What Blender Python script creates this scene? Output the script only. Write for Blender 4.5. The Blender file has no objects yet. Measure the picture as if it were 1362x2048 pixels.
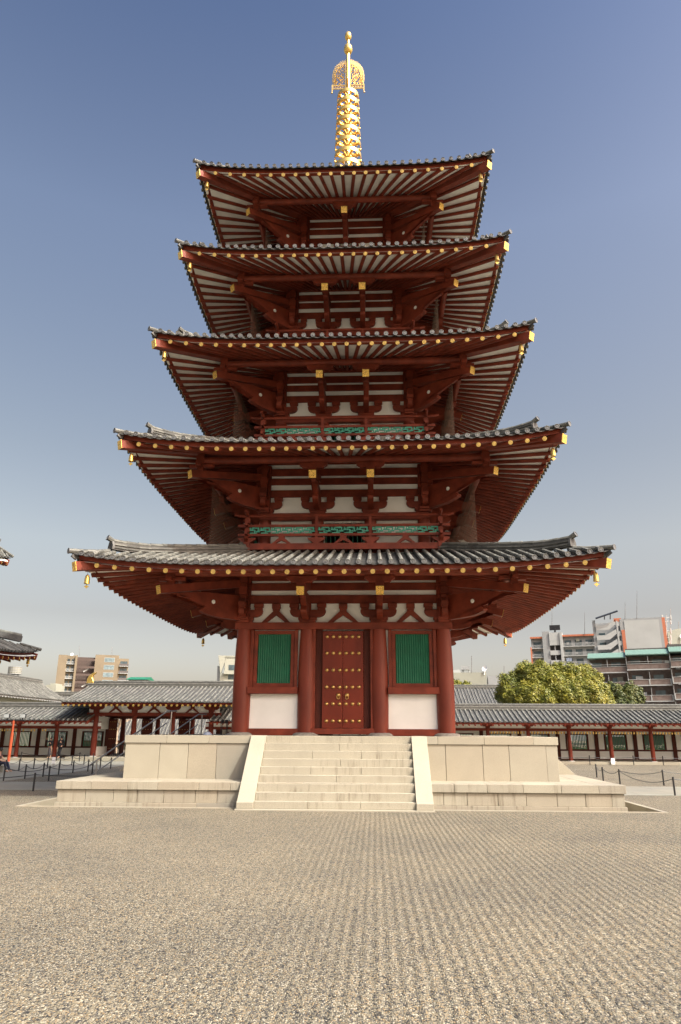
import bpy, math, random
from mathutils import Vector, Matrix
random.seed(7)
scene = bpy.context.scene
R = math.radians
pi = math.pi

# ------------------------------------------------------------------ camera
CAM = Vector((1.1235, -29.5798, 2.0476)); YAW, PITCH, ROLL, F = -0.0478, 0.3022, 0.0051, 1414.36
_cy, _sy = math.cos(YAW), math.sin(YAW)
_f = Vector((_sy*math.cos(PITCH), _cy*math.cos(PITCH), math.sin(PITCH)))
_r0 = Vector((_cy, -_sy, 0)); _u0 = _r0.cross(_f)
_r = _r0*math.cos(ROLL) + _u0*math.sin(ROLL); _u = -_r0*math.sin(ROLL) + _u0*math.cos(ROLL)
cam = bpy.data.cameras.new('camera'); camo = bpy.data.objects.new('camera', cam)
scene.collection.objects.link(camo)
camo.matrix_world = Matrix(((_r.x, _u.x, -_f.x, CAM.x), (_r.y, _u.y, -_f.y, CAM.y), (_r.z, _u.z, -_f.z, CAM.z), (0, 0, 0, 1)))
cam.sensor_fit = 'VERTICAL'; cam.sensor_height = 24; cam.lens = 24*F/2048
cam.clip_start = .1; cam.clip_end = 3000
scene.camera = camo
scene.render.resolution_x = 681; scene.render.resolution_y = 1024

def at(u, v, Y):
    "the point on the plane y = Y seen at photo pixel (u, v)"
    d = _f + _r*((u-681)/F) - _u*((v-1024)/F)
    return CAM + d*((Y-CAM.y)/d.y)

# ------------------------------------------------------------------ light
SUN_EL, SUN_AZ = 49.7, 124.2          # azimuth clockwise from +y
w = bpy.data.worlds.new('World'); scene.world = w; w.use_nodes = True
nt = w.node_tree; nt.nodes.clear()
sky = nt.nodes.new('ShaderNodeTexSky'); sky.sky_type = 'NISHITA'; sky.sun_disc = False
sky.sun_elevation = R(SUN_EL); sky.sun_rotation = R(SUN_AZ); sky.altitude = 50
sky.air_density = 1.0; sky.dust_density = 4.0; sky.ozone_density = 3.0
def wramp(fac, stops):
    r = nt.nodes.new('ShaderNodeValToRGB'); e = r.color_ramp.elements
    while len(e) < len(stops): e.new(.5)
    for k, (p, c) in enumerate(stops): e[k].position = p; e[k].color = (*c, 1)
    nt.links.new(fac, r.inputs[0]); return r.outputs[0]
def wmul(a, b):
    m = nt.nodes.new('ShaderNodeVectorMath'); m.operation = 'MULTIPLY'
    nt.links.new(a, m.inputs[0]); nt.links.new(b, m.inputs[1]); return m.outputs[0]
# spring haze: whiter towards the horizon, deeper overhead away from the sun, brighter round the sun
tc = nt.nodes.new('ShaderNodeTexCoord'); sx = nt.nodes.new('ShaderNodeSeparateXYZ'); nt.links.new(tc.outputs['Generated'], sx.inputs[0])
haze_tint = wramp(sx.outputs[2], [(0, (.90, .78, .72)), (.07, (.80, .62, .505)), (.15, (.66, .475, .35)), (.24, (.77, .565, .395)), (.36, (.69, .53, .39)), (.62, (.60, .515, .45)), (.80, (.33, .335, .36)), (1, (.36, .38, .38))])
dt = nt.nodes.new('ShaderNodeVectorMath'); dt.operation = 'DOT_PRODUCT'; nt.links.new(tc.outputs['Generated'], dt.inputs[0])
dt.inputs[1].default_value = (math.sin(R(SUN_AZ))*math.cos(R(SUN_EL)), math.cos(R(SUN_AZ))*math.cos(R(SUN_EL)), math.sin(R(SUN_EL)))
glow = wramp(dt.outputs['Value'], [(0, (.25,)*3), (.35, (.25,)*3), (.6, (.27,)*3), (.75, (.5,)*3), (1, (1, .97, .92))])
x4 = nt.nodes.new('ShaderNodeVectorMath'); x4.operation = 'SCALE'; x4.inputs[3].default_value = 4
bg = nt.nodes.new('ShaderNodeBackground'); bg.inputs[1].default_value = .15
out = nt.nodes.new('ShaderNodeOutputWorld')
nt.links.new(wmul(wmul(sky.outputs[0], haze_tint), glow), x4.inputs[0])
nt.links.new(x4.outputs[0], bg.inputs[0]); nt.links.new(bg.outputs[0], out.inputs[0])
sun = bpy.data.lights.new('sun', 'SUN'); sun.energy = 2.0; sun.angle = R(.5); sun.color = (.985, 1, .93)
suno = bpy.data.objects.new('sun', sun); scene.collection.objects.link(suno)
sd = Vector((math.sin(R(SUN_AZ))*math.cos(R(SUN_EL)), math.cos(R(SUN_AZ))*math.cos(R(SUN_EL)), math.sin(R(SUN_EL))))
suno.rotation_euler = sd.to_track_quat('Z', 'Y').to_euler(); suno.location = (40, -30, 60)
scene.view_settings.view_transform = 'Standard'; scene.view_settings.look = 'None'
scene.view_settings.exposure = 1.45; scene.view_settings.gamma = 1
scene.render.engine = 'CYCLES'
scene.cycles.max_bounces = 9; scene.cycles.diffuse_bounces = 7

# ------------------------------------------------------------------ materials
def ramp(nt, fac, stops):
    r = nt.nodes.new('ShaderNodeValToRGB'); e = r.color_ramp.elements
    while len(e) < len(stops): e.new(.5)
    for k, (p, c) in enumerate(stops): e[k].position = p; e[k].color = (*c, 1)
    nt.links.new(fac, r.inputs[0]); return r
def coords(nt, scale=(1, 1, 1)):
    t = nt.nodes.new('ShaderNodeTexCoord'); m = nt.nodes.new('ShaderNodeMapping'); m.inputs['Scale'].default_value = scale
    nt.links.new(t.outputs['Object'], m.inputs[0]); return m.outputs[0]
def noise(nt, vec, scale, detail=4, rough=.55):
    n = nt.nodes.new('ShaderNodeTexNoise'); n.inputs['Scale'].default_value = scale
    n.inputs['Detail'].default_value = detail; n.inputs['Roughness'].default_value = rough
    nt.links.new(vec, n.inputs['Vector']); return n.outputs['Fac']
def mix(nt, a, b, fac, mode='MIX'):
    m = nt.nodes.new('ShaderNodeMix'); m.data_type = 'RGBA'; m.blend_type = mode
    for s, v in ((m.inputs[0], fac), (m.inputs[6], a), (m.inputs[7], b)):
        if isinstance(v, (int, float)): s.default_value = v
        elif isinstance(v, tuple): s.default_value = (*v, 1)
        else: nt.links.new(v, s)
    return m.outputs[2]
def base(name, col, rough=.6, metal=0, var=.15, vscale=3, bump=0, bscale=40, island=0, spec=.5, stretch=(1, 1, 1)):
    m = bpy.data.materials.new(name); m.use_nodes = True; nt = m.node_tree
    p = nt.nodes['Principled BSDF']; p.inputs['Roughness'].default_value = rough
    p.inputs['Metallic'].default_value = metal; p.inputs['Specular IOR Level'].default_value = spec
    vec = coords(nt, stretch)
    lo = tuple(c*(1-var) for c in col); hi = tuple(min(1, c*(1+var)) for c in col)
    c = ramp(nt, noise(nt, vec, vscale), [(.3, lo), (.7, hi)]).outputs[0]
    if island:
        g = nt.nodes.new('ShaderNodeNewGeometry')
        r = ramp(nt, g.outputs['Random Per Island'], [(0, (1-island,)*3), (1, (1,)*3)])
        c = mix(nt, c, r.outputs[0], 1.0, 'MULTIPLY')
    nt.links.new(c, p.inputs['Base Color'])
    if bump:
        b = nt.nodes.new('ShaderNodeBump'); b.inputs['Strength'].default_value = bump; b.inputs['Distance'].default_value = .01
        nt.links.new(noise(nt, vec, bscale), b.inputs['Height']); nt.links.new(b.outputs[0], p.inputs['Normal'])
    m['c'] = 1
    return m
M = {}
M['red'] = base('red_paint', (.185, .036, .018), .5, spec=.25, var=.32, vscale=2.2, bump=.15, bscale=25)
M['redisl'] = base('red_timber', (.20, .035, .016), .5, spec=.25, var=.2, vscale=2.5, bump=.15, bscale=25, island=.45)
M['redcol'] = base('red_column_paint', (.20, .038, .020), .45, spec=.3, var=.3, vscale=1.3, bump=.2, bscale=18, stretch=(1, 1, .35))
M['door'] = base('door_paint', (.175, .028, .013), .4, spec=.25, var=.2, vscale=1.5, stretch=(1, 1, .4))
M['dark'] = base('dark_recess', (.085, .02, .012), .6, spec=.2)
M['redbg'] = base('red_dimmed_for_sun', (.15, .026, .013), .6, spec=.25, var=.2, vscale=2)  # copy of the red, colour darkened to offset direct sun on background halls
M['net'] = base('net_cord', (.12, .085, .06), .9)
M['verm'] = base('vermilion_pole', (.36, .06, .018), .5)
M['white'] = base('plaster', (.86, .875, .83), .85, var=.05, vscale=1.2)
M['soffit'] = base('soffit_board', (.88, .88, .81), .85, var=.08, vscale=2)
M['gold'] = base('gold', (.80, .54, .15), .33, .8, var=.12, vscale=12)
M['capgold'] = base('cap_gold', (.68, .49, .16), .4, .55, var=.2, vscale=6)
M['corebrown'] = base('dark_brown_render', (.075, .052, .042), .8)
M['brass'] = base('brass', (.72, .5, .18), .3, .85, var=.2, vscale=20)
M['green'] = base('green_paint', (.012, .14, .075), .5, var=.15, vscale=3)
M['teal'] = base('teal_lattice', (.06, .33, .23), .55, var=.2, vscale=3)
M['tile'] = base('roof_tile', (.165, .165, .142), .75, var=.35, vscale=5, bump=.3, bscale=30, island=.6)
M['tiled'] = base('roof_tile_dark', (.085, .083, .076), .6, var=.4, vscale=4, island=.4)
M['tileend'] = base('tile_end', (.12, .122, .12), .5, var=.35, vscale=8, island=.4)
M['black'] = base('black_metal', (.012, .012, .013), .45)
M['steel'] = base('steel', (.35, .34, .33), .3, .8)
M['grey'] = base('grey_plaster', (.27, .28, .275), .8, var=.06, vscale=.3)
M['lgrey'] = base('light_concrete', (.36, .375, .36), .8, var=.06, vscale=.3)
M['orange'] = base('orange_paint', (.42, .14, .07), .7)
M['tan'] = base('tan_tile', (.175, .14, .088), .7, var=.08, vscale=.3)
M['cream'] = base('cream_wall', (.28, .285, .23), .8, var=.06, vscale=.3)
M['brick'] = base('brown_brick', (.165, .125, .105), .8, var=.2, vscale=2)
M['glass'] = base('window_glass', (.05, .075, .085), .12, var=.4, vscale=.7)
M['winteal'] = base('curtained_glass', (.15, .2, .21), .25, var=.35, vscale=.8)
M['mint'] = base('mint_roof', (.11, .19, .155), .6)
M['shade'] = base('painted_shade', (.10, .09, .085), .9)  # dark tone with shade put into the colour of the town buildings
M['bark'] = base('bark', (.09, .065, .045), .9, var=.3, vscale=6)
M['barebark'] = base('pale_bark', (.3, .23, .16), .9, var=.3, vscale=6)
M['sign'] = base('sign_white', (.8, .8, .78), .6)
M['skin'] = base('skin', (.5, .3, .2), .6)
M['hair'] = base('hair', (.015, .012, .01), .5)
M['navy'] = base('navy_cloth', (.02, .025, .05), .9)
M['blackcloth'] = base('black_cloth', (.015, .015, .018), .9)
M['tealcloth'] = base('dark_skirt', (.05, .045, .05), .9)
M['pinkcloth'] = base('dusty_shirt', (.12, .05, .05), .9)
M['bluewhite'] = base('blue_white_cloth', (.4, .48, .62), .9)
M['stonebase'] = base('old_stone', (.25, .24, .21), .85, var=.25, vscale=6, bump=.4)

def leafmat(name, cols):
    m = bpy.data.materials.new(name); m.use_nodes = True; nt = m.node_tree; p = nt.nodes['Principled BSDF']
    g = nt.nodes.new('ShaderNodeNewGeometry')
    a = ramp(nt, g.outputs['Random Per Island'], [(k/(len(cols)-1), c) for k, c in enumerate(cols)]).outputs[0]
    n = ramp(nt, noise(nt, coords(nt), .7, 3), [(.35, (.6, .7, .7)), (.65, (1.15, 1.05, .9))]).outputs[0]
    nt.links.new(mix(nt, a, n, 1.0, 'MULTIPLY'), p.inputs['Base Color'])
    p.inputs['Roughness'].default_value = .55
    return m
M['leaf'] = leafmat('camphor_leaves', [(.13, .145, .010), (.185, .185, .014), (.25, .23, .02), (.155, .165, .012)])
M['leaf2'] = leafmat('dark_leaves', [(.05, .075, .015), (.09, .11, .02), (.12, .12, .02)])

def stone_mat(name, col, streak=0.0):
    m = bpy.data.materials.new(name); m.use_nodes = True; nt = m.node_tree; p = nt.nodes['Principled BSDF']
    p.inputs['Roughness'].default_value = .8
    v = coords(nt)
    c = ramp(nt, noise(nt, v, 1.3, 3), [(.3, tuple(x*.9 for x in col)), (.7, col)]).outputs[0]
    sp = ramp(nt, noise(nt, v, 90, 2, .7), [(.35, (.80, .78, .76)), (.6, (1.06, 1.05, 1.04))]).outputs[0]
    c = mix(nt, c, sp, 1.0, 'MULTIPLY')
    g = nt.nodes.new('ShaderNodeNewGeometry')
    isl = ramp(nt, g.outputs['Random Per Island'], [(0, (.84, .83, .83)), (.35, (.98, .93, .87)), (.7, (.93, .93, .92)), (1, (1.05, 1.04, 1.0))]).outputs[0]
    c = mix(nt, c, isl, 1.0, 'MULTIPLY')
    if streak:
        v2 = coords(nt, (9, 9, .7))
        s = ramp(nt, noise(nt, v2, 1.0, 5, .65), [(.5, (1, 1, 1)), (.72, (.42, .36, .3))])
        k = ramp(nt, noise(nt, coords(nt, (.6, .6, 1.2)), 1.3, 2), [(.42, (0, 0, 0)), (.62, (streak,)*3)])
        c = mix(nt, c, mix(nt, c, s.outputs[0], 1.0, 'MULTIPLY'), k.outputs[0])
    nt.links.new(c, p.inputs['Base Color'])
    b = nt.nodes.new('ShaderNodeBump'); b.inputs['Strength'].default_value = .25; b.inputs['Distance'].default_value = .006
    nt.links.new(noise(nt, v, 60, 4), b.inputs['Height']); nt.links.new(b.outputs[0], p.inputs['Normal'])
    return m
STONE = (.325, .305, .24)
M['stone'] = stone_mat('platform_stone', STONE)
M['stonest'] = stone_mat('step_stone', STONE, .8)
M['pave'] = stone_mat('pavement_stone', (.225, .225, .19))

def gravel_mat():
    m = bpy.data.materials.new('raked_gravel'); m.use_nodes = True; nt = m.node_tree; p = nt.nodes['Principled BSDF']
    p.inputs['Roughness'].default_value = .85; p.inputs['Specular IOR Level'].default_value = .3
    L = nt.links.new
    v = coords(nt)
    vo = nt.nodes.new('ShaderNodeTexVoronoi'); vo.inputs['Scale'].default_value = 78; L(coords(nt, (1, .58, 1)), vo.inputs['Vector'])
    sep = nt.nodes.new('ShaderNodeSeparateColor'); L(vo.outputs['Color'], sep.inputs[0])
    c = ramp(nt, sep.outputs[0], [(0, (.06, .058, .06)), (.14, (.17, .155, .14)), (.34, (.30, .26, .195)), (.6, (.42, .36, .27)), (.8, (.62, .56, .45)), (.88, (.42, .31, .19)), (1, (.74, .69, .60))])
    c.color_ramp.interpolation = 'CONSTANT'
    gap_shade = ramp(nt, vo.outputs['Distance'], [(.45, (1, 1, 1)), (.85, (.5, .48, .45))]).outputs[0]  # shade in the gaps between pebbles, put into the colour
    c = mix(nt, c.outputs[0], gap_shade, 1.0, 'MULTIPLY')
    big = ramp(nt, noise(nt, v, .35, 4), [(.35, (.86, .86, .87)), (.65, (1.08, 1.06, 1.03))]).outputs[0]
    c = mix(nt, c, big, 1.0, 'MULTIPLY')
    c = mix(nt, c, (.57, .585, .55), 1.0, 'MULTIPLY')
    L(c, p.inputs['Base Color'])
    # rake grooves running away from the viewer (object y), strongest to the right of the stairs
    wv = nt.nodes.new('ShaderNodeTexWave'); wv.wave_type = 'BANDS'; wv.bands_direction = 'X'
    wv.inputs['Scale'].default_value = 1/.12/3.18*1.0; wv.inputs['Distortion'].default_value = .9
    wv.inputs['Detail'].default_value = 2; wv.inputs['Detail Scale'].default_value = .6
    L(coords(nt, (1, .35, 1)), wv.inputs['Vector'])
    sx = nt.nodes.new('ShaderNodeSeparateXYZ'); L(v, sx.inputs[0])
    mr = nt.nodes.new('ShaderNodeMapRange'); mr.interpolation_type = 'SMOOTHSTEP'
    mr.inputs[1].default_value = -2.5; mr.inputs[2].default_value = 3.0; mr.inputs[3].default_value = .0; mr.inputs[4].default_value = 1
    L(sx.outputs[0], mr.inputs[0])
    mm = nt.nodes.new('ShaderNodeMath'); mm.operation = 'MULTIPLY'; L(wv.outputs['Fac'], mm.inputs[0]); L(mr.outputs[0], mm.inputs[1])
    b1 = nt.nodes.new('ShaderNodeBump'); b1.inputs['Strength'].default_value = .6; b1.inputs['Distance'].default_value = .022
    L(mm.outputs[0], b1.inputs['Height'])
    inv = nt.nodes.new('ShaderNodeMath'); inv.operation = 'SUBTRACT'; inv.inputs[0].default_value = 1; L(vo.outputs['Distance'], inv.inputs[1])
    b2 = nt.nodes.new('ShaderNodeBump'); b2.inputs['Strength'].default_value = .8; b2.inputs['Distance'].default_value = .012
    L(inv.outputs[0], b2.inputs['Height']); L(b1.outputs[0], b2.inputs['Normal']); L(b2.outputs[0], p.inputs['Normal'])
    return m
M['gravel'] = gravel_mat()
def plate_mat():
    m = bpy.data.materials.new('pierced_gold_plate'); m.use_nodes = True; nt = m.node_tree; p = nt.nodes['Principled BSDF']
    vo = nt.nodes.new('ShaderNodeTexVoronoi'); vo.feature = 'DISTANCE_TO_EDGE'; vo.inputs['Scale'].default_value = 22
    nt.links.new(coords(nt), vo.inputs['Vector'])
    r = ramp(nt, vo.outputs['Distance'], [(.16, (.95, .62, .15)), (.24, (.30, .17, .04))])
    nt.links.new(r.outputs[0], p.inputs['Base Color']); p.inputs['Metallic'].default_value = .55; p.inputs['Roughness'].default_value = .35
    return m
M['plate'] = plate_mat()
def gravel_roof(): pass

# ------------------------------------------------------------------ mesh builder
class MB:
    def __init__(s): s.v = []; s.f = []; s.m = []; s.cur = 0
    def add(s, vs, fs):
        b = len(s.v); s.v += [tuple(q) for q in vs]; s.f += [tuple(i+b for i in f) for f in fs]; s.m += [s.cur]*len(fs); return s
    def box(s, x0, x1, y0, y1, z0, z1):
        if x0 > x1: x0, x1 = x1, x0
        if y0 > y1: y0, y1 = y1, y0
        return s.add([(x0,y0,z0),(x1,y0,z0),(x1,y1,z0),(x0,y1,z0),(x0,y0,z1),(x1,y0,z1),(x1,y1,z1),(x0,y1,z1)],
                     [(0,3,2,1),(4,5,6,7),(0,1,5,4),(1,2,6,5),(2,3,7,6),(3,0,4,7)])
    def beam(s, a, b, w, h, side=None):
        a = Vector(a); b = Vector(b); d = (b-a).normalized()
        sx = Vector(side).normalized() if side else d.cross(Vector((0,0,1)))
        if sx.length < 1e-4: sx = Vector((1,0,0))
        sx = sx.normalized(); up = sx.cross(d).normalized()
        vs = [p + sx*i*w/2 + up*j*h/2 for p in (a, b) for i, j in ((-1,-1),(1,-1),(1,1),(-1,1))]
        return s.add(vs, [(0,1,2,3),(7,6,5,4),(0,4,5,1),(1,5,6,2),(2,6,7,3),(3,7,4,0)])
    def tube(s, a, b, r0, r1=None, n=8, cap=True):
        r1 = r0 if r1 is None else r1
        a = Vector(a); b = Vector(b); d = (b-a).normalized()
        t = Vector((0,0,1)) if abs(d.z) < .9 else Vector((1,0,0))
        x = d.cross(t).normalized(); y = x.cross(d).normalized()
        vs = [p + (x*math.cos(2*pi*k/n) + y*math.sin(2*pi*k/n))*r for p, r in ((a, r0), (b, r1)) for k in range(n)]
        fs = [(k, k+n, (k+1)%n+n, (k+1)%n) for k in range(n)]
        if cap: fs += [tuple(range(n)), tuple(range(2*n-1, n-1, -1))]
        return s.add(vs, fs)
    def path(s, pts, r, n=5, cap=True):
        for a, b in zip(pts, pts[1:]): s.tube(a, b, r, r, n, cap)
        return s
    def lathe(s, prof, c=(0,0,0), n=16, axis=None):
        c = Vector(c); A = Vector(axis).normalized() if axis else Vector((0,0,1))
        t = Vector((1,0,0)) if abs(A.x) < .9 else Vector((0,1,0)); y = A.cross(t).normalized(); x = y.cross(A)
        vs = [c + A*z + (x*math.cos(2*pi*k/n) + y*math.sin(2*pi*k/n))*r for r, z in prof for k in range(n)]
        fs = [(i*n+k, i*n+(k+1)%n, (i+1)*n+(k+1)%n, (i+1)*n+k) for i in range(len(prof)-1) for k in range(n)]
        fs += [tuple(range(n-1, -1, -1)), tuple(range((len(prof)-1)*n, len(prof)*n))]
        return s.add(vs, fs)
    def prism(s, poly, O, U, V, th):
        O = Vector(O); U = Vector(U); V = Vector(V); N = U.cross(V).normalized(); n = len(poly)
        vs = [O + U*a + V*b + N*k*th/2 for k in (-1, 1) for a, b in poly]
        ar = sum(poly[i][0]*poly[(i+1)%n][1]-poly[(i+1)%n][0]*poly[i][1] for i in range(n))
        fs = [tuple(range(n-1,-1,-1)), tuple(range(n, 2*n))] + [(i, (i+1)%n, (i+1)%n+n, i+n) for i in range(n)]
        if ar < 0: fs = [tuple(reversed(f)) for f in fs]
        return s.add(vs, fs)
    def grid(s, fn, nu, nv, flip=False):
        vs = [fn(i/nu, j/nv) for i in range(nu+1) for j in range(nv+1)]
        fs = [(i*(nv+1)+j, (i+1)*(nv+1)+j, (i+1)*(nv+1)+j+1, i*(nv+1)+j+1) for i in range(nu) for j in range(nv)]
        if flip: fs = [tuple(reversed(f)) for f in fs]
        return s.add(vs, fs)
    def rot4(s, ks=(1, 2, 3), dz=0):
        v0, f0, m0 = list(s.v), list(s.f), list(s.m)
        for k in ks:
            c, sn = [(1,0),(0,1),(-1,0),(0,-1)][k]; b = len(s.v)
            s.v += [(x*c - y*sn, x*sn + y*c, z+(dz if k % 2 else 0)) for x, y, z in v0]
            s.f += [tuple(i+b for i in f) for f in f0]; s.m += m0
        return s
    def build(s, name, mats, parent=None, smooth=False, bevel=0, loc=None):
        me = bpy.data.meshes.new(name); me.from_pydata(s.v, [], s.f)
        if not isinstance(mats, (list, tuple)): mats = [mats]
        for m in mats: me.materials.append(M[m] if isinstance(m, str) else m)
        me.polygons.foreach_set('material_index', s.m)
        if smooth: me.shade_smooth()
        if smooth == 'auto': me.set_sharp_from_angle(angle=R(40))
        me.update()
        o = bpy.data.objects.new(name, me); scene.collection.objects.link(o)
        if parent: o.parent = parent
        if loc: o.location = loc
        if bevel:
            b = o.modifiers.new('bevel', 'BEVEL'); b.width = bevel; b.segments = 1; b.limit_method = 'ANGLE'
        return o
def tag(o, label=None, cat=None, group=None, kind=None):
    if label: o['label'] = label
    if cat: o['category'] = cat
    if group: o['group'] = group
    if kind: o['kind'] = kind
    return o
def thing(name, label, cat, loc=(0,0,0), rz=0, group=None):
    o = bpy.data.objects.new(name, None); scene.collection.objects.link(o)
    o.location = loc; o.rotation_euler.z = rz; o.empty_display_size = .3
    return tag(o, label, cat, group)
kids = {}
def copy_tree(o, parent=None, loc=None, rz=None, label=None):
    c = o.copy(); scene.collection.objects.link(c)
    if parent: c.parent = parent
    if loc is not None: c.location = loc
    if rz is not None: c.rotation_euler.z = rz
    if label: c['label'] = label
    for ch in list(o.children): copy_tree(ch, c)
    return c

# ------------------------------------------------------------------ ground
HX0, HX1, HY0, HY1 = -8.95, 8.95, -8.32, 8.95
g = MB(); BIG = 1500
for x0, x1, y0, y1 in ((-BIG, HX0, -BIG, BIG), (HX1, BIG, -BIG, BIG), (HX0, HX1, -BIG, HY0), (HX0, HX1, HY1, BIG)):
    g.add([(x0,y0,0),(x1,y0,0),(x1,y1,0),(x0,y1,0)], [(0,1,2,3)])
tag(g.build('ground', 'gravel'), kind='structure')
def slabs(name, x0, x1, y0, y1, sx, sy, z, mat='pave'):
    b = MB(); nx = max(1, round((x1-x0)/sx)); ny = max(1, round((y1-y0)/sy)); j = .006
    for i in range(nx):
        for k in range(ny):
            b.box(x0+(x1-x0)*i/nx+j, x0+(x1-x0)*(i+1)/nx-j, y0+(y1-y0)*k/ny+j, y0+(y1-y0)*(k+1)/ny-j, -.03, z+random.uniform(-.001, .001))
    return tag(b.build(name, mat), kind='structure')
slabs('stone_path', -21.5, -9.1, -2.75, 1.4, 1.3, .7, .012)
slabs('stone_path', 9.15, 30, -2.7, 1.7, 1.3, .75, .012)
slabs('stone_path', -18.0, -14.6, 1.42, 23, 1.1, .8, .012)
slabs('paved_court', -34, -18.02, 1.42, 23.4, 1.6, 1.2, .010, 'pave')
# sunk drain around the platform with a flush kerb
d = MB()
d.add([(HX0,HY0,-.25),(HX1,HY0,-.25),(HX1,HY1,-.25),(HX0,HY1,-.25)], [(0,1,2,3)])
k = .13
def kerb_run(x0, x1, y0, y1, n, alongx):
    for i in range(n):
        if alongx: d.box(x0+(x1-x0)*i/n+.004, x0+(x1-x0)*(i+1)/n-.004, y0, y1, -.3, .018)
        else: d.box(x0, x1, y0+(y1-y0)*i/n+.004, y0+(y1-y0)*(i+1)/n-.004, -.3, .018)
kerb_run(HX0-k, HX1+k, HY0-k, HY0, 14, True); kerb_run(HX0-k, HX1+k, HY1, HY1+k, 14, True)
kerb_run(HX0-k, HX0, HY0+.003, HY1-.003, 14, False); kerb_run(HX1, HX1+k, HY0+.003, HY1-.003, 14, False)
tag(d.build('drain_kerb', 'stone'), kind='structure')

# ------------------------------------------------------------------ stone platform
ZP, ZL, A1, A2 = 1.94, .67, 6.66, 8.06
plat = thing('stone_platform', 'two-tier pale granite platform carrying the pagoda, with wide steps in front', 'platform')
def tier(A, z0, z1, cap, blocks, basez=None, capn=8, over=.05):
    b = MB()
    zc = z1-cap
    b.box(-A+.25, A-.25, -A+.25, A-.25, z0-.25, z1-.02)
    def course(x0, x1, n, y0, y1, za, zb, j, jit=0):
        cuts = [x0+(x1-x0)*(q+(random.uniform(-.12, .12) if 0 < q < n else 0))/n for q in range(n+1)]
        for p, q in zip(cuts, cuts[1:]): b.box(p+j, q-j, y0+random.uniform(0, jit), y1, za, zb)
    if basez: course(-A-.04, A-.26, capn-3, -A-.04, -A+.3, z0-.25, z0+basez, .003); z0b = z0+basez
    else: z0b = z0-.02
    course(-A, A-.35, blocks, -A, -A+.35, z0b+.004, zc-.005, .006, .006)
    E_ = A+over
    course(-E_, E_-.75, capn, -E_, -E_+.75, zc, z1, .004, .003)
    course(-E_+.757, E_-1.9, capn, -E_+.757, -E_+1.9, zc, z1-.004, .004)
    b.rot4(); return b
tier(A2, 0, ZL, .22, 20, .1, 15, .05).build('lower_tier', 'stonest', plat, bevel=.006)
tier(A1, ZL, ZP, .23, 13, None, 9, .03).build('upper_tier', 'stone', plat, bevel=.006)
# solid paving on top
t_ = MB()
for i in range(9):
    for j_ in range(9):
        t_.box(-4.75+9.5*i/9+.003, -4.75+9.5*(i+1)/9-.003, -4.75+9.5*j_/9+.003, -4.75+9.5*(j_+1)/9-.003, ZP-.2, ZP-.006)
t_.build('top_paving', 'stone', plat)
SW, BW, YB, YT = 2.235, .475, -8.66, -6.695
def staircase():
    root = MB().box(-SW-BW-.02, SW+BW+.02, -8.9, -8.2, -.25, .03).build('staircase', 'stone', plat, bevel=.004)
    n = 9
    for i in range(n):
        z1 = ZP*(i+1)/n-(.004 if i == n-1 else 0); y0 = YB+(YT-YB)*i/(n-1)
        b = MB(); cuts = [-SW, -SW+SW*2*.33, -SW+SW*2*.66, SW] if i % 2 == 0 else [-SW, random.uniform(-.1, .25), SW]
        for a, c_ in zip(cuts, cuts[1:]):
            b.box(a+.004, c_-.004, y0, y0+.36, z1-ZP/n+.031 if i == 0 else z1-ZP/n-.02, z1)
        b.build('step', 'stonest', root, bevel=.006)
    poly = [(-8.76, .031), (-8.76, .20), (-8.66, .235), (-6.72, ZP+.012), (-6.42, ZP+.012), (-6.42, 0)]
    for sx in (-1, 1):
        b = MB(); b.prism(poly, (sx*(SW+BW/2), 0, 0), (0,1,0), (0,0,1), BW-.006)
        b.build('balustrade', 'stone', root, bevel=.008)
    return root
st = staircase()
for kk in (1, 3): copy_tree(st, plat, rz=kk*pi/2)

# ------------------------------------------------------------------ pagoda
pag = thing('pagoda', 'five-storey red timber pagoda with grey tiled roofs and a gold spire', 'pagoda')
#        e     zc    hw    g(gold r) purlin  nraf tailx  rin   floor z
LV = {1: (8.38, 6.80, 3.63, 6.22, 5.85, 32, (-1.335, 1.335), 3.75, ZP),
      2: (7.63, 11.23, 3.10, 5.60, 5.25, 29, (-1.05, 1.05), 3.40, 8.5),
      3: (7.00, 15.58, 2.65, 5.05, 4.70, 26, (-.90, .90), 3.00, 13.0),
      4: (6.47, 19.85, 2.28, 4.65, 4.30, 23, (-.77, .77), 2.60, 17.3),
      5: (6.12, 24.07, 1.90, 4.25, 3.90, 21, (0,), .70, 21.3)}
TAILZ = {1: 6.59, 2: 10.99, 3: 15.325, 4: 19.535, 5: 23.68}
UP = .40; S = .3

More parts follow.
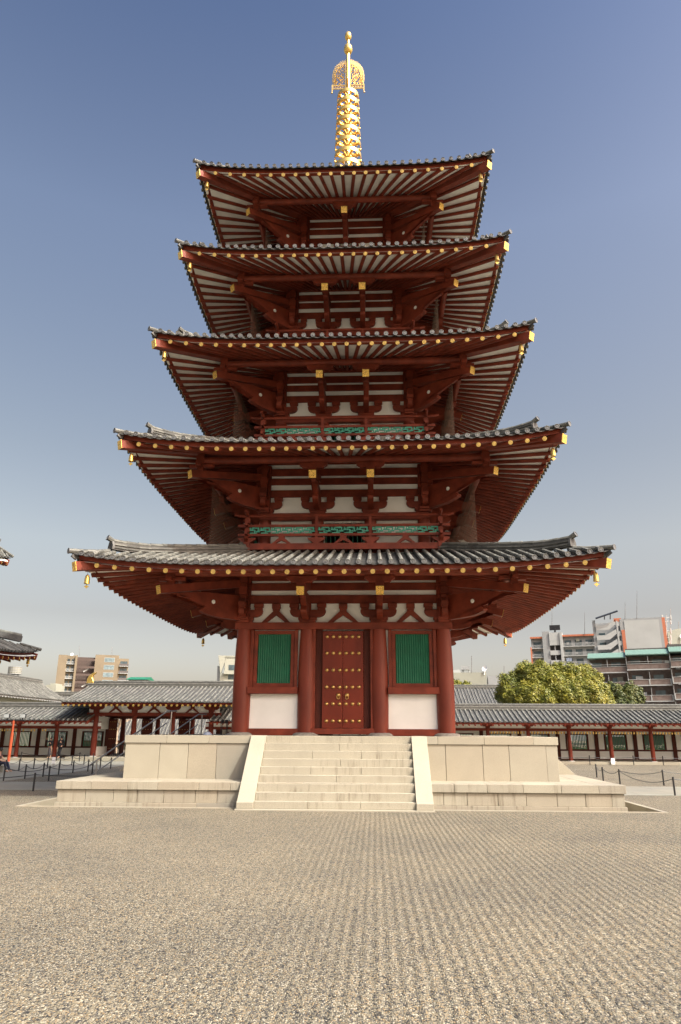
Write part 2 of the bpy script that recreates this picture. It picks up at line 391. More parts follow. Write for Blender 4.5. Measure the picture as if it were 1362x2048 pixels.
def eave_parts(i):
    e, zc, hw, gr, P, nr, tx, rin, zf = LV[i]
    ec = e-.2
    rise = 1.5 if i == 1 else (3.3 if i == 5 else .36*(e-rin))
    def zr(u, r):                                     # rafter centre line
        return zc + S*(ec-r) + UP*.80*u**4*max(0, (r-hw)/(ec-hw))
    def zt(x, y):                                     # pan tile surface
        r = abs(y); t = max(0, min(1, (e-r)/(e-rin))); u = min(1, abs(x)/max(r, .01))
        return zc + .215 + rise*(t if i == 1 else .85*t+.15*t*t) + UP*u**4*(1-t)**1.6
    # ---- tiled roof
    b = MB(); b.cur = 1
    sp = .333; n = int(round(2*(e-.36)/sp))+1; sp = 2*(e-.36)/(n-1)
    step = .30; rows = int(math.ceil((e-rin)/step))
    for j in range(rows):                             # stepped pan-tile courses
        ra = e-.02-j*step; rb = max(rin-.3, e-.02-(j+1)*step-.02)
        off = 0 if n % 2 else .5                      # round tiles sit at (k+off)*sp, pans sag between them
        kx = [k for k in range(-int(4*ra/sp)-1, int(4*ra/sp)+2) if abs(k*sp/4) < ra]
        px = [-ra]+[k*sp/4 for k in kx]+[ra]
        def top(x, r, lip):
            sag = abs(math.sin(pi*(x/sp+off)))
            xx = x*r/ra if abs(x) > r else x
            return (xx, -r, zt(xx, -r)+lip-.02-.045*sag)
        vs = []; m_ = len(px); dr = .03 if j == 0 else .045
        for x in px: vs += [top(x, ra, .035), top(x, rb, 0)]
        b.add(vs, [(2*q, 2*q+2, 2*q+3, 2*q+1) for q in range(m_-1)])
        vs = []
        for x in px: p = top(x, ra, .035); vs += [p, (p[0], p[1]+.004, p[2]-dr)]
        b.add(vs, [(2*q, 2*q+1, 2*q+3, 2*q+2) for q in range(m_-1)])
    b.cur = 0
    xs = [(-(n-1)/2+k)*sp for k in range(n)]
    for x in xs:                                      # round cover tiles, one cylinder per tile
        r_end = max(rin-.2, abs(x)+.05); L_ = e+.03-r_end
        if L_ < .08: continue
        m = max(1, int(round(L_/.33)))
        for q in range(m):
            ra = e+.03-L_*q/m; rb = e+.03-L_*(q+1)/m
            b.tube((x, -ra, zt(x, -ra)+.045), (x, -rb-.012, zt(x, -rb)+.05), .078, .070, 8, cap=(q == 0))
    for x in xs:
        b.cur = 2; z = zt(x, -e-.03)+.045             # patterned end discs
        b.lathe([(.083, -.02), (.083, .012), (.066, .014), (.064, .004), (.03, .004), (.026, .014), (.001, .016)], (x, -e-.03, z), 12, (0,-1,0))
    b.rot4()
    roof = b.build('roof', ['tile', 'tiled', 'tileend'], pag, smooth='auto')
    # ---- closing body under the tiles + soffit boards
    b = MB()
    def sof(a, c_):
        u = 2*a-1; r = ec+.02+(hw-.1-ec-.02)*c_
        return (u*r, -r, zr(u, r)+.062)
    b.grid(sof, 28, 8, flip=True)
    def top_(a, c_):
        u = 2*a-1; r = ec-.1+(max(rin, hw)-.1-ec+.1)*c_ if i < 5 else ec-.1+(rin-ec+.1)*c_
        return (u*r, -r, zt(u*r, -r)-.06)
    b.rot4(); b.build('soffit', 'soffit', roof)
    # ---- fascia (mitred, curved)
    b = MB()
    for (r0, r1, z0, z1, mt) in ((e-.36, e-.205, .045, .188, 0), (e-.28, e-.13, .19, .205, 1)):
        b.cur = mt
        N = 28
        for q in range(N):
            ua, ub = -1+2*q/N, -1+2*(q+1)/N
            vs = []
            for u in (ua, ub):
                uz = UP*u**4
                for r in (r0, r1):
                    for z in (z0, z1): vs.append((u*r, -r, zc+z+uz))
            b.add(vs, [(0,4,5,1),(2,3,7,6),(1,5,7,3),(0,2,6,4)])
    b.rot4(); b.build('fascia', ['red', 'dark'], roof, smooth='auto')
    # ---- hip ridges
    hr0 = {1: .95, 2: .90, 3: .94, 4: .82, 5: .88}[i]
    for kk in range(4):
        b = MB(); D = Vector((-1, -1, 0)); s0 = e-hr0; s1 = max(rin-.1, .5); sx = (1, -1, 0)
        N = 12
        pts = []
        for q in range(N+1):
            r = s0+(s1-s0)*q/N; z = zt(-r, -r)
            lift = .12*{1: 1, 2: .9, 3: .7, 4: .4, 5: .2}[i]*max(0, 1-(q/N)*4)**1.5
            pts.append(D*r+Vector((0, 0, z+lift)))
        ks = {1: 1, 2: .9, 3: .75, 4: .6, 5: .5}[i]
        for lay in range(5):
            b.cur = 0 if lay % 2 else 1
            wdt = (.33 if lay % 2 else .25)-.015*lay
            for a, c_ in zip(pts, pts[1:]): b.beam(a+Vector((0,0,.03+.052*lay*ks)), c_+Vector((0,0,.03+.052*lay*ks)), wdt, .048*ks, sx)
        b.cur = 0
        for a, c_ in zip(pts, pts[1:]): b.tube(a+Vector((0,0,.03+.28*ks)), c_+Vector((0,0,.03+.27*ks)), .08, .075, 8)
        # upturned tip with its round end and the demon-tile plate under it
        tip = pts[0]+D*.13+Vector((0,0,.03+.36*ks)); b.tube(pts[0]+Vector((0,0,.03+.28*ks)), tip, .085, .09, 8)
        b.cur = 2; b.lathe([(.10, 0), (.10, .02), (.08, .022), (.075, .01), (.001, .01)], tip, 12, (tip-pts[0]-Vector((0,0,.03+.28*ks))))
        b.cur = 1; pl = pts[0]+D*.03
        b.prism([(-.17*ks, 0), (-.19*ks, .12*ks), (-.12*ks, .27*ks), (0, .32*ks), (.12*ks, .27*ks), (.19*ks, .12*ks), (.17*ks, 0)], pl, Vector((1,-1,0)).normalized(), (0,0,1), .07)
        # lower single-tube ridge to the corner
        b.cur = 0
        q0 = D*(s0+.05)+Vector((0,0,zt(-(s0+.05), -(s0+.05))+.08)); N2 = 3; prev = q0
        for q in range(1, N2+1):
            r = s0+.05+(e+.05-s0-.05)*q/N2; nx_ = D*r+Vector((0,0,zt(-min(r, e), -min(r, e))+.04))
            b.tube(prev, nx_, .085, .08, 8); prev = nx_
        b.cur = 2; b.lathe([(.095, -.02), (.095, .015), (.075, .017), (.07, .008), (.001, .01)], prev, 12, D)
        b.cur = 1; r = e-.1; b.beam(D*(r-.05)+Vector((0,0,zc+UP+.05)), D*(e-.04)+Vector((0,0,zc+UP+.15)), .09, .12, sx)
        o = b.build('hip_ridge', ['tile', 'tiled', 'tileend'], roof, smooth='auto'); o.rotation_euler.z = kk*pi/2
    if i == 5:
        b = MB(); b.box(-.85, .85, -.85, .85, zc+3.3, zc+3.75); b.build('finial_base', 'gold', roof)
    # ---- rafters
    half = (nr-1)/2; rest = MB()
    for side in range(4):
        for k in range(nr):
            q = (k-half)/half; u = .927*q*(1+.11*q*q)/1.11 if i < 4 else .918*q*(1+.11*q*q)/1.11
            if i >= 4: u *= .975
            tgt = rest; ind = side == 0 and (i < 4 or (i == 4 and abs(k-half) <= 6))
            m = MB() if ind else rest
            a = (u*ec, -ec, zr(u, ec)); c_ = (u*(hw-.05), -(hw-.05), zr(u, hw-.05))
            cap = MB() if ind else rest
            if ind:
                av = Vector(a); dv = (Vector(c_)-av).normalized(); fa = Vector((0, -1, -.29)).normalized(); m.tube(av+dv*.05, c_, .074, n=10); m.lathe([(.074, -.10), (.074, 0)], av, 10, fa); cap.lathe([(.076, -.004), (.077, .010), (.060, .014), (.055, .006), (.02, .007), (.001, .015)], a, 12, fa)
                ro = m.build('rafter', 'red', pag, smooth='auto'); cap.build('rafter_cap', 'capgold', ro)
            else:
                t0 = MB(); av = Vector(a); dv = (Vector(c_)-av).normalized(); fa = Vector((0, -1, -.29)).normalized(); t0.tube(av+dv*.05, c_, .074, n=8); t0.lathe([(.074, -.10), (.074, 0)], av, 8, fa); t0.cur = 1; t0.lathe([(.079, -.002), (.079, .008), (.001, .012)], a, 10, fa)
                cs, sn = [(1,0),(0,1),(-1,0),(0,-1)][side]; off = len(rest.v)
                rest.v += [(x*cs-y*sn, x*sn+y*cs, z) for x, y, z in t0.v]; rest.f += [tuple(w_+off for w_ in f) for f in t0.f]; rest.m += t0.m
    tag(rest.build('rafters', ['red', 'capgold'], roof, smooth='auto'), kind='stuff')
    # ---- purlin on all four sides
    zp = zc + S*(ec-P) - .08 - .12
    b = MB(); b.tube((-P-.12, -P, zp), (P+.12, -P, zp), .138, n=12); b.rot4()
    b.build('purlin', 'red', roof, smooth='auto')
    return zr, zt

def bracket_profile(hw, gr, zb):
    # (r, z) outline of the cloud-shaped arm under a tail rafter; zb = underside of its gold end
    o = [(-.30, .10), (-.56, .17), (-.60, .075), (-.86, .05), (-.95, .0), (-1.13, -.07), (-1.33, -.16), (-1.26, -.24), (-1.22, -.30), (-1.27, -.37),
         (-1.38, -.42), (-1.63, -.48), (-2.0, -.50), (-2.25, -.50)]
    pts = [(gr+a, zb+c) for a, c in o if gr+a > hw+.02]
    pts.append((hw-.1, zb-.50)); pts.append((hw-.1, zb+.42)); pts.append((gr-1.25, zb+.335))
    return pts

def framing(i):
    e, zc, hw, gr, P, nr, tx, rin, zf = LV[i]
    ec = e-.2; zb = TAILZ[i]-.14
    zp = zc + S*(ec-P) - .08 - .12
    # tail rafters: diagonal ones (4) and the ones on each face
    def tail(dirv, length_scale, x_off, kk):
        D = Vector(dirv); sd_ = Vector((-D.y, D.x, 0)); O = Vector((x_off, 0, 0))
        sl = .28; gr_ = gr-(.05 if length_scale > 1 else 0); tz = TAILZ[i]+(.06 if length_scale > 1 else 0)
        b = MB()
        a = O+D*gr_+Vector((0,0,tz)); c_ = O+D*(hw-.2)+Vector((0,0,tz+sl*(gr-hw+.2)))
        b.beam(a, c_, .25, .275, sd_)
        t = b.build('tail_rafter', 'red', pag); t.rotation_euler.z = kk*pi/2
        n = (a-c_).normalized()
        p = MB(); p.beam(a+n*.002, a+n*.014, .262, .287, sd_); p.build('end_plate', 'plate', t)
        p = MB(); prof = bracket_profile(hw, gr, zb)
        p.prism(prof, O, D, (0,0,1), .21); p.build('cloud_bracket', 'red', t, bevel=.01)
        if length_scale > 1:
            p = MB(); q = O+D*(gr-1.55)
            for s_ in (-1, 1):
                w0 = q+sd_.normalized()*s_*.112+Vector((0,0,zb+.03)); p.lathe([(.075, -.01), (.075, .012), (.05, .02), (.001, .02)], w0, 10, sd_*s_)
            p.build('white_boss', 'white', t)
        # block, cross arm and shoe that carry the purlin
        p = MB(); zt_ = tz+.28*(gr-P)+.15
        q = O+D*P
        if length_scale > 1:
            top = zp+.52
            p.box(q.x-.15, q.x+.15, q.y-.15, q.y+.15, zp-.16, zp+.16); p.beam(q+Vector((0,0,zt_-.05)), q+Vector((0,0,top)), .24, .24, (1,0,0))
            p.box(q.x-.05, q.x+.5, q.y-.1, q.y+.1, zp-.27, zp-.16); p.box(q.x-.12, q.x+.12, q.y-.05, q.y+.5, zp-.28, zp-.165)
            p.box(q.x-.42, q.x, q.y-.1, q.y+.1, zp-.30, zp-.18); p.box(q.x-.1, q.x+.1, q.y-.42, q.y, zp-.31, zp-.19)
        else:
            hh = zp-.15-zt_
            p.box(q.x-.15, q.x+.15, q.y-.15, q.y+.15, zt_-.06, zt_+hh*.35)
            p.prism([(-.52, zp-.14), (.52, zp-.14), (.52, zp-.23), (.40, zp-.30), (.36, zp-.36), (.2, zt_+hh*.3), (-.2, zt_+hh*.3), (-.36, zp-.36), (-.40, zp-.30), (-.52, zp-.23)], (q.x, q.y, 0), (1,0,0), (0,0,1), .2)
            p.box(q.x-.06, q.x+.06, q.y-.17, q.y-.14, zp-.22, zp-.16)
        p.build('purlin_block', 'red', t, bevel=.01)
        return t
    for kk in range(4):
        tail((-1, -1, 0), 1.414, 0, kk)
        # corner rafter up to the eave corner
        D = Vector((-1, -1, 0)); sd_ = (1, -1, 0)
        r0 = e-.12; z0 = zc+(.19 if i < 3 else .11); r1 = hw
        a = D*r0+Vector((0,0,z0)); c_ = D*r1+Vector((0,0,z0+.29*(r0-r1)))
        o = MB().beam(a, c_, .27, .29, sd_).build('corner_rafter', 'red', pag, bevel=.008); o.rotation_euler.z = kk*pi/2
        n = (a-c_).normalized()
        MB().beam(a+n*.002, a+n*.016, .282, .302, sd_).build('end_plate', 'plate', o)
    for kk in range(4):
        for x in tx: tail((0, -1, 0), 1, x, kk)
    # ---- walls and stacked beams
    if i == 1: bands = [(.57, .86, 'w'), (.29, .57, 'r'), (-.20, .11, 'r')]
    else: bands = [(.60, .90, 'r'), (.22, .49, 'r'), (-.30, .0, 'r')]
    zlo = zf-.4 if i > 1 else ZP+.05
    w_ = MB().box(-hw+.02, hw-.02, -hw+.02, hw-.02, zlo, zc+S*(ec-hw)+.1).build('wall', 'white', pag)
    b = MB(); H = hw+.05
    rb = [(a, c_) for a, c_, t in bands if t == 'r']
    rb.append((.655, .98) if i == 1 else (1.08, 1.3))
    for a, c_ in rb: b.box(-H, H, -H, H, zc+a, zc+c_)
    b.build('beam', 'red', w_, bevel=.01)
    # corner stacks: ends of the crossing beams
    top = 1.0 if i > 1 else .95
    for kk in range(4):
        b = MB(); z = zc-.72 if i > 1 else zc-.78; q = 0
        while z < zc+top-.05:
            h_ = .29 if q % 2 == 0 else .15; ww = .145 if q % 2 == 0 else .12; pr = .38 if q % 2 == 0 else .335
            z2 = min(z+h_, zc+top)
            o_ = -hw-.05; b.box(o_-ww, o_+ww, -hw-pr, -hw+.2, z+.002, z2-.002); b.box(-hw-pr, -hw+.19, o_-ww+.004, o_+ww-.004, z+.003, z2-.003)
            z = z2; q += 1
        o = b.build('corner_bracket_stack', 'redisl', pag, bevel=.012); o.rotation_euler.z = kk*pi/2
    # wall-plane bracket arms with bearing blocks over the columns
    cx = (1.30 if i == 1 else tx[-1]*.98) if i < 5 else 0
    zb0 = zc-.92 if i == 1 else zc-1.0
    zt0 = zc-.20 if i == 1 else zc-.30
    for kk in range(4):
        cols = [-hw, -cx, cx, hw] if i < 5 else [-hw, 0, hw]
        for x in cols:
            b = MB(); y = -hw-.02
            wd = .66 if i < 4 else .56
            hb = (zt0-zb0)
            k_ = wd/.66
            b.box(x-.30*k_, x+.30*k_, y-.18, y+.2, zb0, zb0+hb*.13); b.box(x-.34*k_, x+.34*k_, y-.20, y+.2, zb0+hb*.13, zb0+hb*.28)
            arm = [(.30*k_, .282), (.44*k_, .29), (.55*k_, .34), (.62*k_, .42), (.655*k_, .52), (.665*k_, .62), (.65*k_, .66)]
            arm = [(q[0], zb0+hb*q[1]) for q in arm]; arm = arm+[(-p_, z_) for p_, z_ in reversed(arm)]
            b.prism(arm, (x, y-.02, 0), (1,0,0), (0,0,1), .2)
            for s_ in (-1, 1):
                b.box(x+s_*.36*k_, x+s_*.64*k_, y-.13, y+.12, zb0+hb*.66, zb0+hb*.78); b.box(x+s_*.34*k_, x+s_*.68*k_, y-.15, y+.12, zb0+hb*.78, zb0+hb*.985)
            b.box(x-.12, x+.12, y-.13, y+.12, zb0+hb*.66, zb0+hb*.985)
            if x in (-hw, hw):   # trim outward half so the corner stays clean
                pass
            o = b.build('bracket_arm', 'red', pag, bevel=.012); o.rotation_euler.z = kk*pi/2
    # head beam under the bracket zone
    zh = zb0
    MB().box(-hw-(.32 if i == 1 else .2), hw+(.32 if i == 1 else .2), -hw-(.24 if i == 1 else .2), hw+(.24 if i == 1 else .2), zh-(.25 if i == 1 else .29), zh-.002).build('head_beam', 'red', w_, bevel=.012)
    return zh-(.25 if i == 1 else .29)

zrs = {}
for i in range(1, 6):
    zr_, zt_ = eave_parts(i); zh = framing(i)
    e, zc, hw, gr, P, nr, tx, rin, zf = LV[i]
    if i > 1:
        # storey columns, wall panels, doors behind the balcony
        cx = tx[-1]*.98 if i < 5 else .7
        for kk in range(4):
            for x in (-hw, -cx, cx) if i < 5 else (-hw, -cx, cx):
                b = MB(); b.tube((x, -hw, zf-.3), (x, -hw, zh), .24 if i < 4 else .2, n=14)
                o = b.build('column', 'redcol', pag, smooth='auto'); o.rotation_euler.z = kk*pi/2
            b = MB(); b.box(-cx+.28, cx-.28, -hw+.02, -hw+.1, zf, zh-.08)
            b.cur = 1
            for q in range(9): b.box(-cx+.34+q*(2*cx-.68)/8-.02, -cx+.34+q*(2*cx-.68)/8+.02, -hw-.02, -hw+.01, zf+.1, zh-.2)
            o = b.build('door', ['red', 'green'], pag); o.rotation_euler.z = kk*pi/2

# ---- bird nets hung between the purlins and the roof below, left and right
for i in (2, 3, 4, 5):
    e, zc, hw, gr, P, nr, tx, rin, zf = LV[i]; a = P-.4
    e0, zc0, rin0 = LV[i-1][0], LV[i-1][1], LV[i-1][7]
    zlow = zc0+.2+(1.5 if i == 2 else .36*(e0-rin0))*(e0-a)/(e0-rin0); ztop = zc-.15
    for s_ in (-1, 1):
        b = MB(); n = int(2*a/.10)
        for q in range(n+1): y = -a+2*a*q/n; b.tube((s_*a, y, zlow), (s_*a, y, ztop), .0035, n=3, cap=False)
        for q in range(8): z = zlow+(ztop-zlow)*q/7; b.tube((s_*a, -a, z), (s_*a, a, z), .005, n=3, cap=False)
        b.build('bird_net', 'net', pag)

# ---- balconies
def balcony(i, r, zh_):
    # zh_ = handrail centre height; r = half size
    e, zc, hw, gr, P, nr, tx, rin, zf = LV[i]
    rail = MB(); z0 = zh_-1.20
    rail.box(-r, r, -r-.06, -r+.10, z0-.14, z0+.10)                 # base beam
    for z, h in ((zh_-.76, .10), (zh_-.40, .10)): rail.box(-r-.36, r+.36, -r-.05, -r+.05, z-h/2, z+h/2)
    rail.tube((-r-.30, -r, zh_), (r+.30, -r, zh_), .062, n=8)
    for s_ in (-1, 1): rail.tube((s_*(r+.30), -r, zh_), (s_*(r+.52), -r, zh_+.06), .062, .055, 8)
    posts = [-r, -tx[-1]*.98, tx[-1]*.98, r] if i < 5 else [-r, r]
    for x in posts[:-1]:
        rail.box(x-.05, x+.05, -r-.045, -r+.045, z0+.10, zh_-.04)
    for x in (-r,):
        rail.box(x-.09, x+.09, -r-.09, -r+.09, zh_-.64, zh_-.5); rail.box(x-.09, x+.09, -r-.09, -r+.09, zh_-.28, zh_-.1); rail.box(x-.11, x+.11, -r-.11, -r+.11, z0-.2, z0+.14)
        rail.tube((x, -r, zh_), (x, -r, zh_+.2), .05, .035, 6)
    # struts and small brackets between base beam and lower rail
    zl = zh_-.82; za = z0+.10
    for x in posts:
        rail.prism([(-.34, zl-.06), (.34, zl-.06), (.30, zl-.14), (.13, za+.04), (.13, za), (-.13, za), (-.13, za+.04), (-.30, zl-.14)], (x, -r-.01, 0), (1,0,0), (0,0,1), .12)
    for a, c_ in zip(posts, posts[1:]):
        x = (a+c_)/2; hgt = zl-za
        for s_ in (-1, 1): rail.prism([(0, zl-.05), (.09*s_, zl-.05), (.36*s_, za), (.24*s_, za), (.0, zl-.16)], (x, -r-.012, 0), (1,0,0), (0,0,1), .10)
        rail.box(x-.12, x+.12, -r-.07, -r+.05, zl-.055, zl+.0)
    rail.rot4(dz=.006); ro = rail.build('railing', 'red', pag)
    lat = MB(); zb_, zt2 = zh_-.70, zh_-.46
    # floor of the balcony
    fl = MB(); fl.box(-r+.1, r-.1, -r+.1, r-.1, z0-.1, z0+.06); fl.build('balcony_floor', 'red', ro)
    for a, c_ in zip(posts, posts[1:]):
        L_ = c_-a-.12; n = max(2, int(round(L_/.46))); p = L_/n; zm = (zb_+zt2)/2; t = .027
        for q in range(n):
            x0 = a+.06+p*q
            def hb(xa, xb, z): lat.box(x0+xa*p, x0+xb*p, -r-.022, -r+.022, z-t, z+t)
            def vb(xa, za_, zb2): lat.box(x0+xa*p-t, x0+xa*p+t, -r-.018, -r+.018, za_, zb2)
            hb(.0, .52, zm+.015); hb(.30, .86, zt2-.02); hb(.62, 1.0, zm-.035); hb(.10, .74, zb_+.012)
            vb(.10, zm, zt2); vb(.52, zb_+.01, zm+.03); vb(.86, zm-.04, zt2); vb(.30, zm+.02, zt2-.01)
    lat.rot4(dz=.003); lat.build('lattice', 'teal', ro)
balcony(2, 3.68, 9.99); balcony(3, 3.30, 14.27); balcony(4, 2.90, 18.58)

# ---- ground storey facade
hw = 3.63; zh = 6.80-.92-.25
def colmesh():
    return MB().lathe([(.305, ZP+.1), (.318, ZP+.9), (.32, ZP+1.6), (.31, ZP+2.4), (.285, ZP+3.1), (.255, zh)], n=28)
def basemesh():
    return MB().lathe([(.50, ZP-.03), (.49, ZP+.02), (.45, ZP+.06), (.40, ZP+.085), (.36, ZP+.10), (.001, ZP+.102)], n=28)
first = None
for kk in range(4):
    for x in (-hw, -1.30, 1.30):
        if first is None:
            first = colmesh().build('column', 'redcol', pag, smooth='auto'); first.location = (x, -hw, 0)
            basemesh().build('column_base', 'stonebase', first, smooth=True)
        else:
            p = Matrix.Rotation(kk*pi/2, 3, 'Z') @ Vector((x, -hw, 0)); copy_tree(first, pag, loc=p)
def window(sx):
    c = sx*2.50; y = -hw
    f = MB()
    x0, x1, z0, z1, t = c-.74, c+.74, 3.59, 5.60, .135
    f.box(x0, x1, y-.06, y+.06, z0, z0+t); f.box(x0, x1, y-.06, y+.06, z1-t, z1)
    f.box(x0, x0+t, y-.057, y+.06, z0+t, z1-t); f.box(x1-t, x1, y-.057, y+.06, z0+t, z1-t)
    for q in (x0-.125, x1+.005): f.box(q, q+.12, y-.12, y+.08, 3.59, zh-.003)
    fo = f.build('window', 'red', pag, bevel=.008)
    s_ = MB(); n = 15
    for q in range(n):
        xx = x0+t+(2*.74-2*t)*(q+.5)/n; hwid = (2*.74-2*t)/n/2
        s_.add([(xx-hwid, y+.0, z0+t), (xx, y-.035, z0+t), (xx+hwid, y+.0, z0+t), (xx-hwid, y+.0, z1-t), (xx, y-.035, z1-t), (xx+hwid, y+.0, z1-t)], [(0,1,4,3), (1,2,5,4)])
    s_.build('shutter_slats', 'green', fo)
    MB().box(c-.90, c+.90, y-.27, y+.06, 3.35, 3.585).build('window_sill', 'red', fo, bevel=.01)
    return fo
def base_beams():
    b = MB()
    for s_ in (-1, 1): b.box(s_*1.45, s_*3.4, -hw-.16, -hw+.05, ZP+.0, ZP+.23)
    b.box(-1.24, 1.24, -hw-.24, -hw+.05, ZP+.045, ZP+.245)
    return b.build('ground_sill', 'red', pag, bevel=.01)
def door():
    y = -hw
    f = MB()
    for s_ in (-1, 1):
        f.box(s_*.985, s_*1.085, y-.19, y+.08, ZP+.247, zh-.003)
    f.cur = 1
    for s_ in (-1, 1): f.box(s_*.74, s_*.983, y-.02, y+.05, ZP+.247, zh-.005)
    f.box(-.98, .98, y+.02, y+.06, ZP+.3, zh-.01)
    fo = f.build('door', ['red', 'dark'], pag, bevel=.006)
    for s_ in (-1, 1):
        lf = MB().box(s_*.004, s_*.735, y-.13, y-.03, ZP+.25, zh-.06).build('door_leaf', 'door', fo, bevel=.008)
    return fo
d0 = door(); leafs = list(d0.children)
w0 = window(-1); w1 = window(1); gs = base_beams()
for z in (5.37, 4.78, 4.18, 3.59, 3.01, 2.43):
    for s_ in (-1, 1):
        for x in (.115, .345, .575):
            MB().lathe([(.064, 0), (.066, .008), (.056, .012), (.048, .03), (.03, .046), (.001, .052)], (s_*x, -hw-.13, z), 16, (0,-1,0)).build('door_stud', 'brass', d0, smooth=True)
for s_ in (-1, 1):
    b = MB(); c = Vector((s_*.155, -hw-.132, 3.29))
    b.lathe([(.075, 0), (.078, .012), (.06, .03), (.045, .05), (.03, .06), (.001, .062)], c+Vector((0,0,.02)), 16, (0,-1,0))
    pts = [c+Vector((math.cos(a)*.058, -.045, -.035+math.sin(a)*.08)) for a in [pi*2*q/16 for q in range(17)]]
    b.path(pts, .012, 6); b.build('knocker', 'brass', d0, smooth=True)
for kk in (1, 3):
    for o in (d0, w0, w1, gs): copy_tree(o, pag, rz=kk*pi/2)
# inverted-V struts and vent holes over each bay
for kk in (0, 1, 3):
    for c, sp_ in ((0, .58), (-2.47, .54), (2.47, .54)):
        b = MB(); z0, z1 = 6.80-.92, 6.80-.22
        for s_ in (-1, 1): b.prism([(-.0*s_, z1-.26), (.10*s_, z1-.26), (sp_*s_, z0+.002), ((sp_-.18)*s_, z0+.002), (0, z1-.42)], (c, -hw-.02, 0), (1,0,0), (0,0,1), .16)
        b.box(c-.13, c+.13, -hw-.12, -hw+.08, z1-.26, z1-.18); b.box(c-.155, c+.155, -hw-.15, -hw+.08, z1-.18, z1-.005)
        o = b.build('strut', 'red', pag, bevel=.006); o.rotation_euler.z = kk*pi/2
        b = MB().lathe([(.065, 0), (.065, .03), (.05, .03), (.05, .006), (.001, .006)], (c, -hw+.118, z0+.09), 14, (0,-1,0))
        b.build('vent_hole', 'black', o)

# ---- spire
sp = MB()
sp.lathe([(.52, 27.4), (.52, 27.9), (.6, 28.0), (.3, 28.3), (.3, 28.5), (.17, 28.7), (.165, 30), (.15, 33), (.13, 34.6), (.115, 35.2), (.105, 37.6)], n=20)
spo = sp.build('spire', 'gold', pag, smooth='auto')
rings = [34.52, 33.96, 33.32, 32.66, 31.98, 31.27, 30.54, 29.80, 29.05]
for q, z in enumerate(rings):
    Rr = .58+.17*(34.5-z)/5.5 if z > 29.5 else .75
    h_ = .105
    b = MB()
    b.lathe([(Rr-.035, -h_), (Rr, -h_), (Rr, h_), (Rr-.035, h_), (Rr-.035, -h_)], (0,0,z), 40)
    # remove caps created by lathe: keep the band open
    for _ in range(2): b.f.pop(); b.m.pop()
    b.lathe([(.20, -.09), (.235, -.05), (.235, .05), (.20, .09)], (0,0,z), 16)
    for k_ in range(8):
        a = 2*pi*(k_+.5)/8; D = Vector((math.cos(a), math.sin(a), 0)); T = Vector((-D.y, D.x, 0))
        b.prism([(.2, -.045), (.3, -.03), (Rr-.2, -.03), (Rr-.06, -.10), (Rr-.03, -.10), (Rr-.03, .10), (Rr-.06, .10), (Rr-.2, .03), (.3, .03), (.2, .045)], (0,0,z-.02), D, T, .10)
        # drop-shaped bell under the band
        a2 = 2*pi*k_/8; c = Vector((math.cos(a2)*(Rr-.03), math.sin(a2)*(Rr-.03), z-h_-.02))
        b.lathe([(.008, .03), (.02, 0), (.045, -.06), (.05, -.10), (.03, -.13), (.001, -.14)], c, 8)
    b.build('ring', 'gold', spo, smooth='auto')
def jewel(z0, z1, r, nm):
    h = z1-z0
    MB().lathe([(.09, z0), (r*.7, z0+.06*h), (r*.98, z0+.3*h), (r*1.03, z0+.36*h), (r*1.0, z0+.42*h), (r*.97, z0+.6*h), (r*.84, z0+.78*h), (r*.62, z0+.9*h), (r*.3, z0+.97*h), (.02, z1)], n=20).build(nm, 'gold', spo, smooth='auto')
jewel(37.66, 38.32, .235, 'jewel'); jewel(38.66, 39.2, .185, 'jewel')
MB().tube((0,0,38.2), (0,0,38.7), .085, .07, 12).build('neck', 'gold', spo, smooth='auto')
